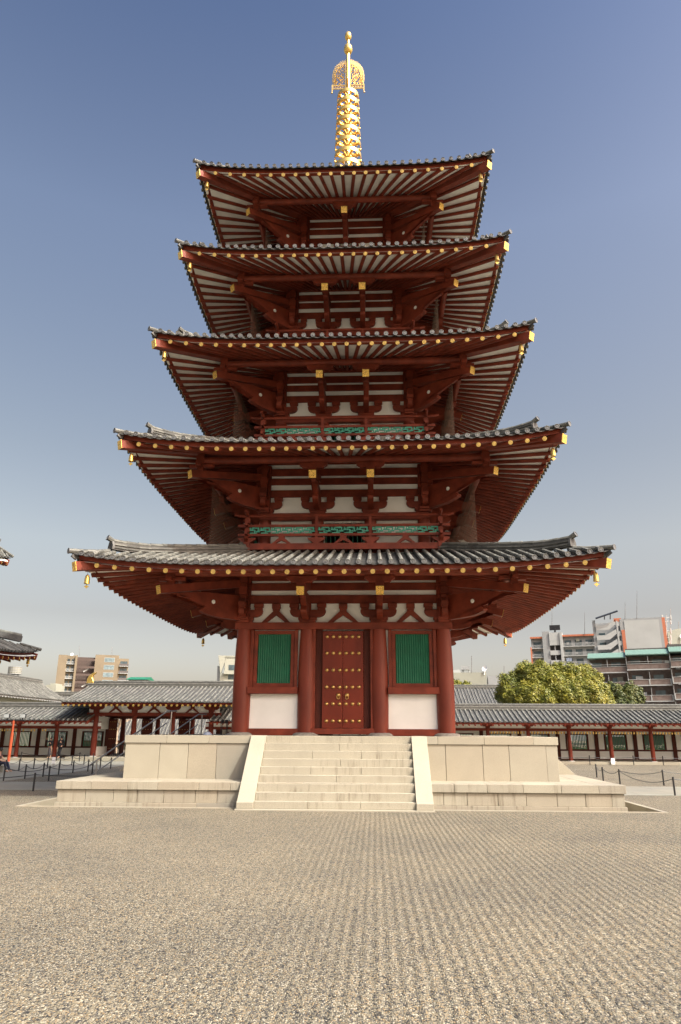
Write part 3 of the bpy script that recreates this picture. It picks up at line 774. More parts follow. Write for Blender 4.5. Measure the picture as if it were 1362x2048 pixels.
def flame_wing():
    b = MB(); rnd = random.Random(3)
    cont = [(.80, 35.46), (.83, 35.75), (.83, 36.05), (.79, 36.35), (.70, 36.62), (.56, 36.82), (.38, 36.98), (.16, 37.1)]
    b.box(.1, .87, -.02, .02, 35.40, 35.44); b.box(.1, .87, -.02, .02, 35.16, 35.20); b.box(.83, .88, -.025, .025, 34.98, 35.46)
    b.lathe([(.01, .03), (.04, -.04), (.045, -.08), (.001, -.09)], (.87, 0, 34.97), 8)
    for k_ in range(5): 
        c = (.2+.14*k_, 35.30); b.path([(c[0]+math.cos(a)*.055, 0, c[1]+math.sin(a)*.06) for a in [2*pi*t/10 for t in range(11)]], .014, 4)
    b.box(.12, .15, -.02, .02, 35.2, 37.15)
    n = 24
    for k_ in range(n):                          # licking flame tips
        t = k_/(n-1)*(len(cont)-1); i0 = min(int(t), len(cont)-2); f_ = t-i0
        x = cont[i0][0]*(1-f_)+cont[i0+1][0]*f_; z = cont[i0][1]*(1-f_)+cont[i0+1][1]*f_
        ang = R(28)+R(58)*(k_/(n-1)); dx, dz = math.cos(ang), math.sin(ang)
        p0 = Vector((x-dx*.20, 0, z-dz*.20)); p1 = Vector((x+dx*.0, 0, z+dz*.0)); p2 = Vector((x+dx*.06, 0, z+dz*.16))
        b.tube(p0, p1, .018, .02, 4); b.tube(p1, p2, .02, .004, 4)
    for (x, z, rr) in ((.32, 35.72, .17), (.66, 35.68, .15), (.30, 36.1, .15), (.62, 36.02, .15), (.28, 36.45, .13), (.52, 36.38, .13), (.26, 36.75, .1), (.46, 36.66, .09), (.47, 35.9, .08), (.45, 35.55, .07)):
        s0 = rnd.choice((-1, 1)); a0 = rnd.uniform(0, 6)
        b.path([(x+math.cos(a0+s0*t*.55)*rr*(1-t/17), 0, z+math.sin(a0+s0*t*.55)*rr*(1-t/17)) for t in range(14)], .019, 4)
    for _ in range(90):
        x = rnd.uniform(.13, .74); z = rnd.uniform(35.45, 36.9)
        if x > .85-(max(0, z-36.2)*.8): continue
        a0 = rnd.uniform(.3, 1.5); b.tube((x, 0, z), (x+math.cos(a0)*.14, 0, z+math.sin(a0)*.14), .017, .009, 4)
    return b
fw = flame_wing().build('flame_ornament', 'gold', spo)
for kk in (1, 2, 3): copy_tree(fw, spo, rz=kk*pi/2)

# ------------------------------------------------------------------ wind bells
bell = thing('wind_bell', 'x', 'bell', group='gold wind bells under the pagoda eave corners')
MB().lathe([(.008, 0), (.03, -.01), (.062, -.05), (.078, -.14), (.085, -.28), (.088, -.30), (.07, -.30), (.001, -.25)], n=14).build('bell_body', 'gold', bell, smooth='auto')
MB().tube((0,0,.2), (0,0,-.36), .007, n=5).build('hanger', 'black', bell)
MB().prism([(-.085, 0), (-.03, -.03), (0, -.07), (.03, -.03), (.085, 0), (.03, .03), (0, .07), (-.03, .03)], (0,0,-.39), (1,0,0), (0,0,1), .012).build('clapper_plate', 'gold', bell)
ORD = {1: 'lowest', 2: 'second', 3: 'third', 4: 'fourth', 5: 'top'}
firstb = True
for i in range(1, 6):
    e, zc = LV[i][:2]; r = e-.44
    for sx, sy, nm in ((-1, -1, 'left front'), (1, -1, 'right front')) + (((-1, 1, 'left rear'), (1, 1, 'right rear')) if i == 1 else ()):
        lab = 'gold wind bell hanging from the %s corner of the %s pagoda roof' % (nm, ORD[i])
        loc = (sx*r, sy*r, zc+.0)
        if firstb: bell.location = loc; bell['label'] = lab; firstb = False
        else: copy_tree(bell, loc=loc, label=lab)

# ------------------------------------------------------------------ generic timber halls in the background
def gable_roof(parent, x0, x1, ye, yr, yb, ze, zr_, sp=.33, curve=.12, caps=True, rsp=.40, rr=.06, yr0=None, capm='gold', tubes=7, name='roof', rm='redbg'):
    "roof running along x: front eave y=ye z=ze, ridge yr zr, back eave yb"
    def zt(y):
        t = (y-ye)/(yr-ye) if y <= yr else (yb-y)/(yb-yr)
        return ze+(zr_-ze)*(t*(1-curve)+curve*t*t)
    b = MB(); b.cur = 1
    for ya, yb_ in ((ye, yr), (yb, yr)):
        b.grid(lambda a, c: (x0+(x1-x0)*a, ya+(yb_-ya)*c, zt(ya+(yb_-ya)*c)), 2, 6, flip=(ya > yb_))
    b.cur = 0; n = int((x1-x0)/sp)
    for k in range(n+1):
        x = x0+.08+(x1-x0-.16)*k/n
        for ya, yb_ in ((ye-.03, yr), (yb+.03, yr)):
            m = tubes if ya < yr else 2
            for q in range(m):
                p = ya+(yb_-ya)*q/m; p2 = ya+(yb_-ya)*(q+1)/m
                b.tube((x, p, zt(p)+.035), (x, p2, zt(p2)+.04), .075, .068, 7, cap=(q == 0))
    ro = b.build(name, ['tile', 'tiled'], parent, smooth='auto')
    b = MB()
    for q, (w_, h_) in enumerate(((.34, .09), (.30, .17), (.34, .25), (.28, .33))):
        b.cur = q % 2; b.box(x0-.02, x1+.02, yr-w_/2, yr+w_/2, zr_+(.0 if q == 0 else .09+.08*(q-1))+.002, zr_+h_)
    b.cur = 0; b.tube((x0-.05, yr, zr_+.37), (x1+.05, yr, zr_+.37), .09, n=8)
    b.build('ridge', ['tile', 'tiled'], ro, smooth='auto')
    b = MB(); sl = (zr_-ze)/(yr-ye)
    b.box(x0+.03, x1-.03, ye+.10, ye+.2, ze-.16, ze-.03); b.box(x0+.03, x1-.03, yb-.2, yb-.10, ze-.16, ze-.03)
    for xx in (x0+.06, x1-.06):      # bargeboards
        b.beam((xx, ye+.03, ze-.13), (xx, yr, zr_-.13), .07, .24, (1,0,0)); b.beam((xx, yb-.03, ze-.13), (xx, yr, zr_-.13), .07, .24, (1,0,0))
    b.build('fascia', rm, ro)
    b = MB(); n = int((x1-x0)/rsp)
    for k in range(n+1):
        x = x0+.15+(x1-x0-.3)*k/n
        b.cur = 0; b.tube((x, ye+.02, ze-.22), (x, yr, zr_-.26), rr, n=6)
        if caps:
            b.cur = 1; b.lathe([(rr+.01, -.01), (rr+.01, .012), (.001, .018)], (x, ye+.01, ze-.222), 10, (0,-1,-.2))
        b.cur = 0; b.tube((x, yb-.02, ze-.22), (x, yr, zr_-.26), rr, n=5)
    tag(b.build('rafters', [rm, capm], ro, smooth='auto'), kind='stuff')
    b = MB()
    for ya, yb_ in ((ye+.2, yr), (yb-.2, yr)):
        b.grid(lambda a, c: (x0+.1+(x1-x0-.2)*a, ya+(yb_-ya)*c, ze-.14+(zr_-ze-.04)*c), 1, 1, flip=(ya < yb_))
    b.build('soffit', 'soffit', ro)
    return ro
PITCH_X = 2.876; X0 = .62; YC = 24.2; YW = 27.6
def corridor(nm, k0, k1, label, xa, xb, skip=None):
    t = thing('corridor', label, 'corridor', (0, 0, 0))
    gable_roof(t, xa, xb, 22.85, 25.8, 28.8, 2.80, 3.72, sp=.35, rsp=.42, rr=.065, caps=False)
    fl = MB(); n = int((xb-xa)/1.4)
    for q in range(n): fl.box(xa+(xb-xa)*q/n+.004, xa+(xb-xa)*(q+1)/n-.004, 23.55, 28.1, 0, .17)
    fl.build('stone_floor', 'stone', t)
    for k in range(k0, k1+1):
        x = X0+PITCH_X*k
        if k == skip: continue
        c = MB().lathe([(.145, .22), (.15, 1.0), (.125, 2.42)], (x, YC, 0), 14).build('column', 'redbg', t, smooth='auto')
        MB().lathe([(.26, .17), (.24, .21), (.16, .23)], (x, YC, 0), 14).build('column_base', 'stonebase', c, smooth='auto')
        b = MB(); b.prism([(-.42, 2.68), (.42, 2.68), (.42, 2.60), (.3, 2.53), (.16, 2.52), (.16, 2.42), (-.16, 2.42), (-.16, 2.52), (-.3, 2.53), (-.42, 2.60)], (x, YC-.1, 0), (1,0,0), (0,0,1), .18)
        b.build('bracket_arm', 'redbg', c)
        b = MB().box(x-.14, x+.14, YW-.12, YW+.12, .2, 2.5); b.build('wall_post', 'dark', t)
    xs, xe = X0+PITCH_X*k0, X0+PITCH_X*k1
    b = MB().box(xs-.4, xe+.4, YC-.07, YC+.07, 2.21, 2.40); b.cur = 1; b.box(xs-.4, xe+.4, YC-.02, YC+.02, 2.402, 2.66)
    b.cur = 0; b.box(xs-.4, xe+.4, YC-.1, YC+.06, 2.662, 2.74)
    b.build('lintel', ['redbg', 'white'], t)
    for k in range(k0, k1):
        xc = X0+PITCH_X*(k+.5); hwid = PITCH_X/2-.14
        wv = MB().box(xc-hwid, xc+hwid, YW-.03, YW+.03, .24, .80).box(xc-hwid, xc-.86, YW-.03, YW+.03, .92, 2.3).box(xc+.86, xc+hwid, YW-.03, YW+.03, .92, 2.3).box(xc-.86, xc+.86, YW-.03, YW+.03, 2.05, 2.3)
        wv.cur = 1; wv.box(xc-hwid, xc+hwid, YW-.06, YW+.06, .802, .918).box(xc-hwid, xc+hwid, YW-.06, YW+.06, .17, .238).box(xc-hwid, xc+hwid, YW-.06, YW+.06, 2.302, 2.6)
        wo = wv.build('wall_panel', ['white', 'dark'], t)
        f = MB().box(xc-.858, xc-.74, YW-.05, YW+.05, .92, 2.048).box(xc+.74, xc+.858, YW-.05, YW+.05, .92, 2.048).box(xc-.74, xc+.74, YW-.05, YW+.05, 1.96, 2.048)
        f.cur = 1
        for q in range(13): 
            xx = xc-.74+1.48*(q+.5)/13; f.box(xx-.032, xx+.032, YW-.03, YW+.03, .92, 1.96)
        f.build('window', ['dark', 'green'], t)
    return t
corridor('l', -15, -7, 'long red corridor with tiled roof running off left of the gate, people in its shade', -46, -19.6, -7)
corridor('r', -4, 12, 'long red corridor with tiled roof behind the right half of the platform', -10.75, 38, -4)
# hanging lanterns along the front lintels
lan = thing('hanging_lantern', 'x', 'lantern', group='small gold lanterns in a row under the corridor beam')
MB().lathe([(.05, .0), (.055, .02), (.07, .03), (.03, .04)], (0,0,-.03), 8).lathe([(.055, -.04), (.062, -.10), (.06, -.15), (.05, -.17)], n=8).build('lamp_body', 'brass', lan, smooth='auto')
ft = True
for lo, hi, lab in ((-14, -8, 'small gold lantern under left corridor beam'), (3, 9, 'small gold lantern under right corridor beam')):
    for k in range(lo, hi):
        for q in range(12):
            x = X0+PITCH_X*k+.28+(PITCH_X-.56)*q/11; loc = (x, YC+.12, 2.19)
            if hi == -8 and k == -9 and q in (1, 2, 5, 6, 9, 10, 11): continue
            lb = lab+', %s bay from the %s' % (['first', 'second', 'third', 'fourth', 'fifth', 'sixth', 'seventh'][k-lo if lo == 3 else -9-k], 'pagoda' if lo == 3 else 'gate')
            if ft: lan.location = loc; lan['label'] = lb; ft = False
            else: copy_tree(lan, loc=loc, label=lb)

# ---- gate
gate = thing('gate', 'red timber gate with tiled roof, gold fish-tail ridge ends and open studded doors', 'gate')
gro = gable_roof(gate, -21.5, -8.9, 22.3, 27.0, 31.6, 4.06, 5.42, sp=.34, rsp=.40, rr=.075, curve=.2, tubes=10)
for x, s_ in ((-21.35, 1), (-9.05, -1)):
    b = MB()
    b.prism([(-.30*s_, 0), (-.26*s_, .35), (-.12*s_, .62), (.12*s_, .80), (.42*s_, .86), (.30*s_, .74), (.16*s_, .62), (.14*s_, .45), (.26*s_, .2), (.30*s_, 0)], (x, 27, 5.66), (1,0,0), (0,0,1), .3)
    b.build('ridge_ornament', 'gold', gro, bevel=.03)
fl = MB()
for q in range(9): fl.box(-21+12*q/9+.004, -21+12*(q+1)/9-.004, 22.9, 31, 0, .28)
fl.build('stone_floor', 'stone', gate)
for k in range(-7, -3):
    x = X0+PITCH_X*k
    for y in (YC, 30.2):
        c = MB().lathe([(.20, .33), (.215, 1.4), (.17, 3.13)], (x, y, 0), 16).build('column', 'redbg', gate, smooth='auto')
        MB().lathe([(.32, .28), (.3, .32), (.2, .34)], (x, y, 0), 14).build('column_base', 'stonebase', c, smooth='auto')
    b = MB(); b.prism([(-.55, 3.86), (.55, 3.86), (.55, 3.72), (.42, 3.60), (.2, 3.56), (.2, 3.38), (-.2, 3.38), (-.2, 3.56), (-.42, 3.60), (-.55, 3.72)], (x, YC-.12, 0), (1,0,0), (0,0,1), .2)
    b.build('bracket_arm', 'redbg', gate)
b = MB(); b.box(-20.2, -10.2, YC-.1, YC+.1, 3.13, 3.378); b.box(-20.2, -10.2, YC-.1, YC+.1, 3.862, 3.98); b.cur = 1; b.box(-20.1, -10.3, YC-.02, YC+.02, 3.38, 3.86)
b.build('lintel', ['redbg', 'white'], gate)
for k in range(-7, -4):
    xc = X0+PITCH_X*(k+.5); b = MB()
    for s_ in (-1, 1): b.prism([(0, 3.74), (.1*s_, 3.74), (.52*s_, 3.382), (.38*s_, 3.382), (0, 3.64)], (xc, YC-.08, 0), (1,0,0), (0,0,1), .1)
    b.box(xc-.14, xc+.14, YC-.14, YC-.025, 3.74, 3.86); b.build('strut', 'redbg', gate)
# middle wall line with open doors
b = MB(); b.box(-19.6, -10.8, 26.95, 27.15, 2.98, 3.25); b.cur = 1; b.box(-19.6, -10.8, 27, 27.1, 3.25, 4.3); b.cur = 0
for k in range(-7, -3): b.box(X0+PITCH_X*k-.2, X0+PITCH_X*k+.2, 26.85, 27.2, .28, 2.98)
b.build('door_frame', ['dark', 'white'], gate)
for xa, xb in ((-19.4, -18.75), (-16.83, -15.98), (-13.96, -13.11)):
    b = MB(); b.box(xa, xb, 26.6, 26.7, .35, 2.96); dl = b.build('door_leaf', 'dark', gate)
    b = MB()
    for z in (.8, 1.5, 2.2, 2.75):
        for q in range(4): b.lathe([(.03, 0), (.02, .02), (.001, .025)], (xa+.12+(xb-xa-.24)*q/3, 26.6, z), 8, (0,-1,0))
    b.build('door_studs', 'brass', dl)
# wall with windows left of the gate passage, low fence in the opening
b = MB(); b.box(-19.75, -19.4, 24.4, 27, .3, .95); b.box(-19.7, -19.5, 24.4, 27, 2.2, 3.1); b.build('side_wall', 'white', gate)
fence = thing('low_fence', 'low dark wooden fence standing in the gate opening', 'fence')
b = MB(); b.box(-18.7, -16.9, 25.9, 25.96, 1.05, 1.12); b.box(-18.7, -16.9, 25.9, 25.96, .4, .46)
for q in range(14): b.box(-18.7+1.8*q/13-.02, -18.7+1.8*q/13+.02, 25.88, 25.9, .28, 1.12)
b.build('fence_bars', 'black', fence)

# ---- hipped roof function for halls (rectangular plan)
def hip_roof(parent, cx, cy, ex, ey, ze, zr_, rx, up=.35, sides='xy', sp=.33, name='roof', rafters=True):
    "eave half sizes ex, ey; ridge half length rx along x (or along y when ey > ex)"
    b = MB()
    def surf(face, a, t):
        # face 0:-y 1:+x 2:+y 3:-x ; a in -1..1 along the eave, t 0 eave..1 ridge
        lift = up*abs(a)**4*(1-t)**1.6; z = ze+(zr_-ze)*(.75*t+.25*t*t)+lift
        hx = ex+(rx-ex)*t; hy = ey*(1-t)
        if face == 0: return (cx+a*hx, cy-hy, z)
        if face == 2: return (cx-a*hx, cy+hy, z)
        if face == 1: return (cx+hx, cy+a*hy, z)
        return (cx-hx, cy-a*hy, z)
    for f in range(4):
        b.cur = 1; b.grid(lambda a, t: surf(f, 2*a-1, t), 24, 8); b.cur = 0
        E_ = ex if f in (0, 2) else ey; lim = rx if f in (0, 2) else 0
        n = int(2*E_/sp)
        for k in range(n+1):
            x = -E_+.05+(2*E_-.1)*k/n
            tmax = 1 if abs(x) <= lim else (E_-abs(x))/(E_-lim)
            if tmax < .03: continue
            m = max(1, int(tmax*7)); prev = None
            for q in range(m+1):
                t = tmax*q/m; h = E_+(lim-E_)*t; a = max(-1, min(1, x/max(h, .01))); p = Vector(surf(f, a, t))+Vector((0,0,.04))
                if prev is not None: b.tube(prev, p, .078, .07, 7, cap=(q == 1))
                prev = p
    ro = b.build(name, ['tile', 'tiled'], parent, smooth='auto')
    b = MB()
    for sx in (-1, 1):
        for sy in (-1, 1):
            prev = None
            for q in range(9):
                t = .1+.9*q/8; f = 0 if sy < 0 else 2; a = sx if f == 0 else -sx
                p = Vector(surf(f, a, t))+Vector((0,0,.14+(.22*(1-q/2) if q < 2 else 0)))
                if prev is not None: b.cur = 1; b.beam(prev, p, .3, .3); b.cur = 0; b.tube(prev+Vector((0,0,.2)), p+Vector((0,0,.2)), .09, n=7)
                prev = p
            p0 = Vector(surf(0 if sy < 0 else 2, sx if sy < 0 else -sx, .1))+Vector((0,0,.1)); p1 = Vector(surf(0 if sy < 0 else 2, sx if sy < 0 else -sx, 0))+Vector((sx*.05, sy*.05, .1))
            b.tube(p0, p1, .09, n=7)
    b.cur = 1; b.box(cx-rx-.1, cx+rx+.1, cy-.2, cy+.2, zr_, zr_+.4); b.cur = 0; b.tube((cx-rx-.15, cy, zr_+.45), (cx+rx+.15, cy, zr_+.45), .1, n=8)
    b.build('hip_ridge', ['tile', 'tiled'], ro, smooth='auto')
    if rafters:
        b = MB()
        for f in range(4):
            N = 24
            for q in range(N):
                vs = []
                for a in (-1+2*q/N, -1+2*(q+1)/N):
                    p = Vector(surf(f, a, 0)); inn = (Vector((cx, cy, p.z))-p); inn.z = 0
                    nrm = {0: Vector((0,1,0)), 1: Vector((-1,0,0)), 2: Vector((0,-1,0)), 3: Vector((1,0,0))}[f]
                    lat = Vector((p.x-cx, p.y-cy, 0)); sc = 1-.2/(ey if f in (0, 2) else ex)
                    for z in (-.26, -.04): 
                        pp = Vector((cx+(p.x-cx)*sc, cy+(p.y-cy)*sc, p.z+z)); vs.append(pp)
                b.add(vs, [(0,2,3,1)])
            E_ = ex if f in (0, 2) else ey; n = int(2*E_/.55)
            for k in range(n+1):
                a = -.97+1.94*k/n; p = Vector(surf(f, a, 0)); q2 = Vector(surf(f, a*.8, .28))
                d_ = Vector((q2.x-p.x, q2.y-p.y, 0)).normalized()
                s0 = p+d_*.15+Vector((0,0,-.34)); e0 = p+d_*2.4+Vector((0,0,.2)); b.cur = 0; b.tube(s0, e0, .08, n=6); b.cur = 1; b.lathe([(.09, -.02), (.09, .01), (.001, .015)], s0, 10, -d_); b.cur = 0
            
        for sx in (-1, 1):
            for sy in (-1, 1):
                p = Vector((cx+sx*(ex-.1), cy+sy*(ey-.1), ze+up-.32)); b.beam(p, p+Vector((-sx*3, -sy*3, .9)), .28, .34)
        b.build('eaves', ['redbg', 'gold'], ro, smooth='auto')
        s_ = MB()
        for f in range(4): s_.grid(lambda a, t: Vector(surf(f, (2*a-1)*(.97-.0*t), 0)).lerp(Vector(surf(f, (2*a-1)*.97, .36)), t)+Vector((0,0,-.2-.32*t)), 24, 1, flip=True)
        s_.build('soffit', 'soffit', ro)
    return ro
hall = thing('main_hall', 'two-roofed red hall whose eave corners reach in at the left edge', 'hall')
KX = -27.6
hip_roof(hall, KX, 0, 10.35, 9.0, 5.80, 9.2, 3.5, up=.42)
hip_roof(hall, KX, 0, 8.0, 9.0, 11.0, 16.5, 4.0, up=.5)
b = MB().box(KX-6, KX+6, -5.2, 5.2, 1.5, 7.2); b.build('wall', 'white', hall)
b = MB().box(KX-5.2, KX+5.2, -5, 5, 7.2, 13); b.build('upper_wall', 'white', hall)
MB().box(KX-7, KX+7, -6.2, 6.2, 0, 1.5).build('stone_base', 'stone', hall, bevel=.02)
for x in (-6, -3, 0, 3, 6):
    for y in (-5.2, 5.2): MB().tube((KX+x, y, 1.5), (KX+x, y, 6.2), .3, n=14).build('column', 'redcol', hall, smooth='auto')
for y in (-1.75, 1.75):
    for x in (-6, 6): MB().tube((KX+x, y, 1.5), (KX+x, y, 6.2), .3, n=14).build('column', 'redcol', hall, smooth='auto')
copy_tree(bell, loc=(KX+10.35-.38, 9.0-.38, 5.80), label='gold wind bell under the hall eave corner at the left edge')

# ---- roofs seen over and through the corridor
def back_hall(label, cx, cy, ex, ey, ze, zr_, rx, name='hall'):
    t = thing(name, label, 'hall')
    hip_roof(t, cx, cy, ex, ey, ze, zr_, rx, up=.2, rafters=False, sp=.45)
    MB().box(cx-ex+1.2, cx+ex-1.2, cy-ey+1.2, cy+ey-1.2, 0, ze+.15).build('wall', 'cream', t)
    MB().box(cx-ex+.1, cx+ex-.1, cy-ey+.1, cy+ey-.1, ze-.25, ze-.02).build('eave_board', 'grey', t)
    return t
bh = thing('long_hall', 'grey tiled long hall rising behind the corridor at far left', 'hall', (0, 0, 0), pi/2)
gable_roof(bh, 31, 53, 34.2, 37.5, 41, 5.35, 7.3, sp=.42, rsp=.6, caps=False, tubes=5, rm='grey')
MB().box(31.5, 52, 35.2, 40, 0, 5.3).build('wall', 'cream', bh)
rt = thing('long_hall', 'low hall with striped tile roof left of the big tree', 'hall')
a = at(908, 1370, 68)
gable_roof(rt, a.x-16, a.x+11, 62, 68, 74, 5.2, a.z-.4, sp=.42, rsp=.6, caps=False, tubes=5)
MB().box(a.x-15, a.x+10, 63.5, 72.5, 0, 5.1).build('wall', 'cream', rt)
rt2 = thing('tiled_house', 'grey tiled house seen through the gate opening', 'house')
gable_roof(rt2, -46, -12, 56, 62, 68, 1.0, 6.4, sp=.4, rsp=.6, caps=False, tubes=5)
MB().box(-45, -13, 57.4, 66.6, 0, .9).build('wall', 'cream', rt2)
gr = thing('small_green_roof', 'little green-roofed hut top peeking over the gate ridge', 'hut')
a = at(265, 1361, 70); c = at(298, 1355, 70)
b = MB(); b.box(a.x, c.x, 68.5, 71.5, 0, a.z); b.cur = 1; b.prism([(68, a.z), (70, c.z+.05), (72, a.z)], ((a.x+c.x)/2, 0, 0), (0,1,0), (0,0,1), c.x-a.x+.6)
b.build('hut_body', ['cream', 'green'], gr)

# ------------------------------------------------------------------ town buildings
def turn(T, px, py):
    "turn a finished block about its own front so that it looks towards the temple court"
    ph = -math.atan((px-1.1)/(py+29.6)); T.rotation_euler.z = ph
    c, s_ = math.cos(ph), math.sin(ph); T.location = (px-(c*px-s_*py), py-(s_*px+c*py), 0)
def facade(parent, x0, x1, y, z0, z1, floors, style, wall, bays=3, slab='lgrey'):
    "apartment front facing the court, with a balcony row or a window row on every floor"
    h = (z1-z0)/floors
    for f in range(floors):
        zb = z0+f*h
        if style == 'balcony':
            b = MB(); b.box(x0, x1, y-1.2, y, zb-.12, zb+.08); b.build('balcony_slab', slab, parent)
            b = MB(); b.box(x0, x1, y-1.2, y-1.1, zb+.081, zb+1.0); bo = b.build('balcony_front', wall, parent)
            for k in range(bays):
                xa = x0+(x1-x0)*(k+.12)/bays; xb = x0+(x1-x0)*(k+.88)/bays
                MB().box(xa, xb, y-.03, y+.05, zb+.1, zb+h*.72).build('window', 'glass', parent)
                if k: MB().box(x0+(x1-x0)*k/bays-.08, x0+(x1-x0)*k/bays+.08, y-1.15, y, zb+.1, zb+h-.13).build('partition', slab, parent)
        elif style == 'rail':
            b = MB(); b.box(x0, x1, y-1.2, y, zb-.1, zb+.1)
            b.box(x0, x1, y-1.2, y-1.14, zb+1.0, zb+1.08)
            n = int((x1-x0)/.35)
            for k in range(n+1): b.box(x0+(x1-x0-.12)*k/n, x0+(x1-x0-.12)*k/n+.12, y-1.19, y-1.15, zb+.1, zb+1.0)
            b.build('balcony_rail', slab, parent)
            for k in range(bays):
                xa = x0+(x1-x0)*(k+.15)/bays; xb = x0+(x1-x0)*(k+.8)/bays
                MB().box(xa, xb, y-.03, y+.05, zb+.1, zb+h*.72).build('window', 'glass', parent)
        else:
            for k in range(bays):
                xa = x0+(x1-x0)*(k+.14)/bays; xb = x0+(x1-x0)*(k+.86)/bays
                fo = MB().box(xa-.08, xb+.08, y-.05, y+.05, zb+h*.22, zb+h*.84).build('window', 'lgrey', parent)
                MB().box(xa, xb, y-.08, y-.05, zb+h*.25, zb+h*.81).build('pane', style, fo)
def clutter(parent, x0, x1, y, z0, pitch, floors, seed):
    rnd = random.Random(seed)
    for f in range(floors):
        x = x0+rnd.uniform(.3, 1.5)
        while x < x1-1.2:
            k = rnd.random(); z = z0+f*pitch
            if k < .35: MB().box(x, x+.8, y-.45, y-.1, z+.1, z+.7).build('air_conditioner', 'lgrey', parent)
            elif k < .6: MB().box(x, x+.7+rnd.random(), y-.5, y-.46, z+.9, z+1.9).build('laundry', rnd.choice(['sign', 'bluewhite', 'cream']), parent)
            elif k < .8: MB().box(x, x+.9, y-.09, y-.06, z+.2, z+1.9).build('curtain', 'sign', parent)
            x += rnd.uniform(1.8, 4)
# tan apartment block, left
Y = 265; T = thing('apartment_block', 'tan tiled apartment block with dark stair core, far left above the gate', 'building')
P = lambda u, v, Y_=Y: at(u, v, Y_)
xl, xr = P(114.5, 1400).x, P(247, 1400).x; ztop = P(180, 1312).z; sh = 14.3/F*(Y+29.6)*1.02
xa, xb_, xc, xd = P(153, 1350).x, P(187, 1350).x, P(197, 1350).x, P(232, 1350).x
b = MB(); b.box(xl, xa, Y+1.5, Y+16, 0, ztop); b.box(xb_, xd, Y, Y+16, 0, ztop+.6); b.box(xd, xr, Y+1.8, Y+16, 0, ztop-.5)
b.box(P(150, 1350).x, P(154, 1350).x, Y-.4, Y+1.6, 0, ztop); b.box(xl-.3, xl+3.0, Y-.3, Y+1.7, 0, ztop)
b.cur = 1; b.box(xa, xb_, Y+4, Y+15, 0, ztop-.3)
b.build('wall', ['tan', 'corebrown'], T)
nf = 7
facade(T, xl+3, P(150, 1350).x, Y+1.5, ztop-nf*sh, ztop-.6, nf, 'rail', 'tan', 2, 'lgrey')
facade(T, xb_+3, xd-1, Y, ztop-nf*sh, ztop, nf, 'winteal', 'tan', 1)
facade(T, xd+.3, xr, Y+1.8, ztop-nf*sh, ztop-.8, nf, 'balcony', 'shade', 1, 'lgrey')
for f in range(nf):
    z = ztop-1.2-f*sh
    MB().box(xa, xb_, Y, Y+.3, z-.9, z).build('stair_parapet', 'corebrown', T)
    if f % 2: MB().beam((xa+3, Y+.8, z-2.2), (xb_-2, Y+.8, z-.9), .2, .5, (0,1,0)).build('stair_flight', 'lgrey', T)
for u in (161, 222): MB().tube(P(u, 1314), P(u, 1293), .07, n=5).build('lightning_rod', 'steel', T)
MB().lathe([(.1, 0), (.6, .3), (.62, .35), (.05, .1)], P(148, 1311), 14, (-.3,-1,.4)).build('dish', 'sign', T)
turn(T, (xl+xr)/2, Y)
# cream building by the pagoda's left column
Y = 200; C_ = thing('apartment_block', 'cream apartment block cut off by the left column of the pagoda', 'building')
x0, x1 = P(434, 1350).x if False else at(440, 1350, Y).x, at(520, 1350, Y).x; zt0 = at(450, 1311, Y).z
b = MB(); b.box(x0, x1, Y, Y+14, 0, zt0-5.5); b.box(x0+1.3, x1, Y, Y+14, zt0-5.5, zt0-.3); b.cur = 1; b.box(at(434, 1350, Y).x, x0, Y+2, Y+14, 0, at(435, 1331, Y).z)
b.cur = 2; b.prism([(0, 0), (6, 0), (6, -1), (2.4, -1), (1.4, -4.5), (.9, -6)], (x0-.8, Y+3, zt0), (1,0,0), (0,0,1), 6)
b.build('wall', ['cream', 'lgrey', 'cream'], C_)
hh = 15.5/F*230
for f in range(5):
    z = zt0-4.6-f*hh*1.15
    MB().box(x0+2.6, x0+5.4, Y-.06, Y+.1, z, z+1.7).build('window', 'glass', C_)
    MB().box(x0+1.2, x1, Y-1.2, Y-.01, z-1.3, z-.2).build('balcony_front', 'cream', C_)
turn(C_, x0, Y)
# grey apartment with orange trim, right
Y = 195; G = thing('apartment_block', 'grey apartment block with orange trim and open stair tower, behind the big tree', 'building')
A = lambda u, v, Y_=None: at(u, v, Y if Y_ is None else Y_)
pg = 18.9/F*(Y+29.6)
def strip(u0, u1, vt, y0, y1, mat, name='wall'):
    return MB().box(A(u0, 1300).x, A(u1, 1300).x, Y+y0, Y+y1, 0, A((u0+u1)/2, vt).z).build(name, mat, G)
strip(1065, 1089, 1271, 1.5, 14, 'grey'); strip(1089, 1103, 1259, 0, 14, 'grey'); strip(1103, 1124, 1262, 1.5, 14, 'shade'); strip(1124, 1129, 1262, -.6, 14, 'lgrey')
strip(1129, 1191, 1268, 1.5, 14, 'grey')
for u0, u1, v in ((1064, 1089, 1269), (1129, 1191, 1267)): MB().box(A(u0, 1300).x, A(u1, 1300).x, Y+.2, Y+1.5, A((u0+u1)/2, v+3.5).z, A((u0+u1)/2, v).z).build('orange_coping', 'orange', G)
MB().box(A(1063.5, 1300).x, A(1066, 1300).x, Y, Y+1.5, 0, A(1065, 1290).z).build('orange_pier', 'orange', G)
facade(G, A(1066, 1300).x, A(1089, 1300).x, Y+1.5, A(1075, 1269).z-6*pg, A(1075, 1269).z-.8, 6, 'rail', 'lgrey', 1)
facade(G, A(1129, 1300).x, A(1191, 1300).x, Y+1.5, A(1160, 1267).z-6*pg, A(1160, 1267).z-.8, 6, 'rail', 'lgrey', 3)
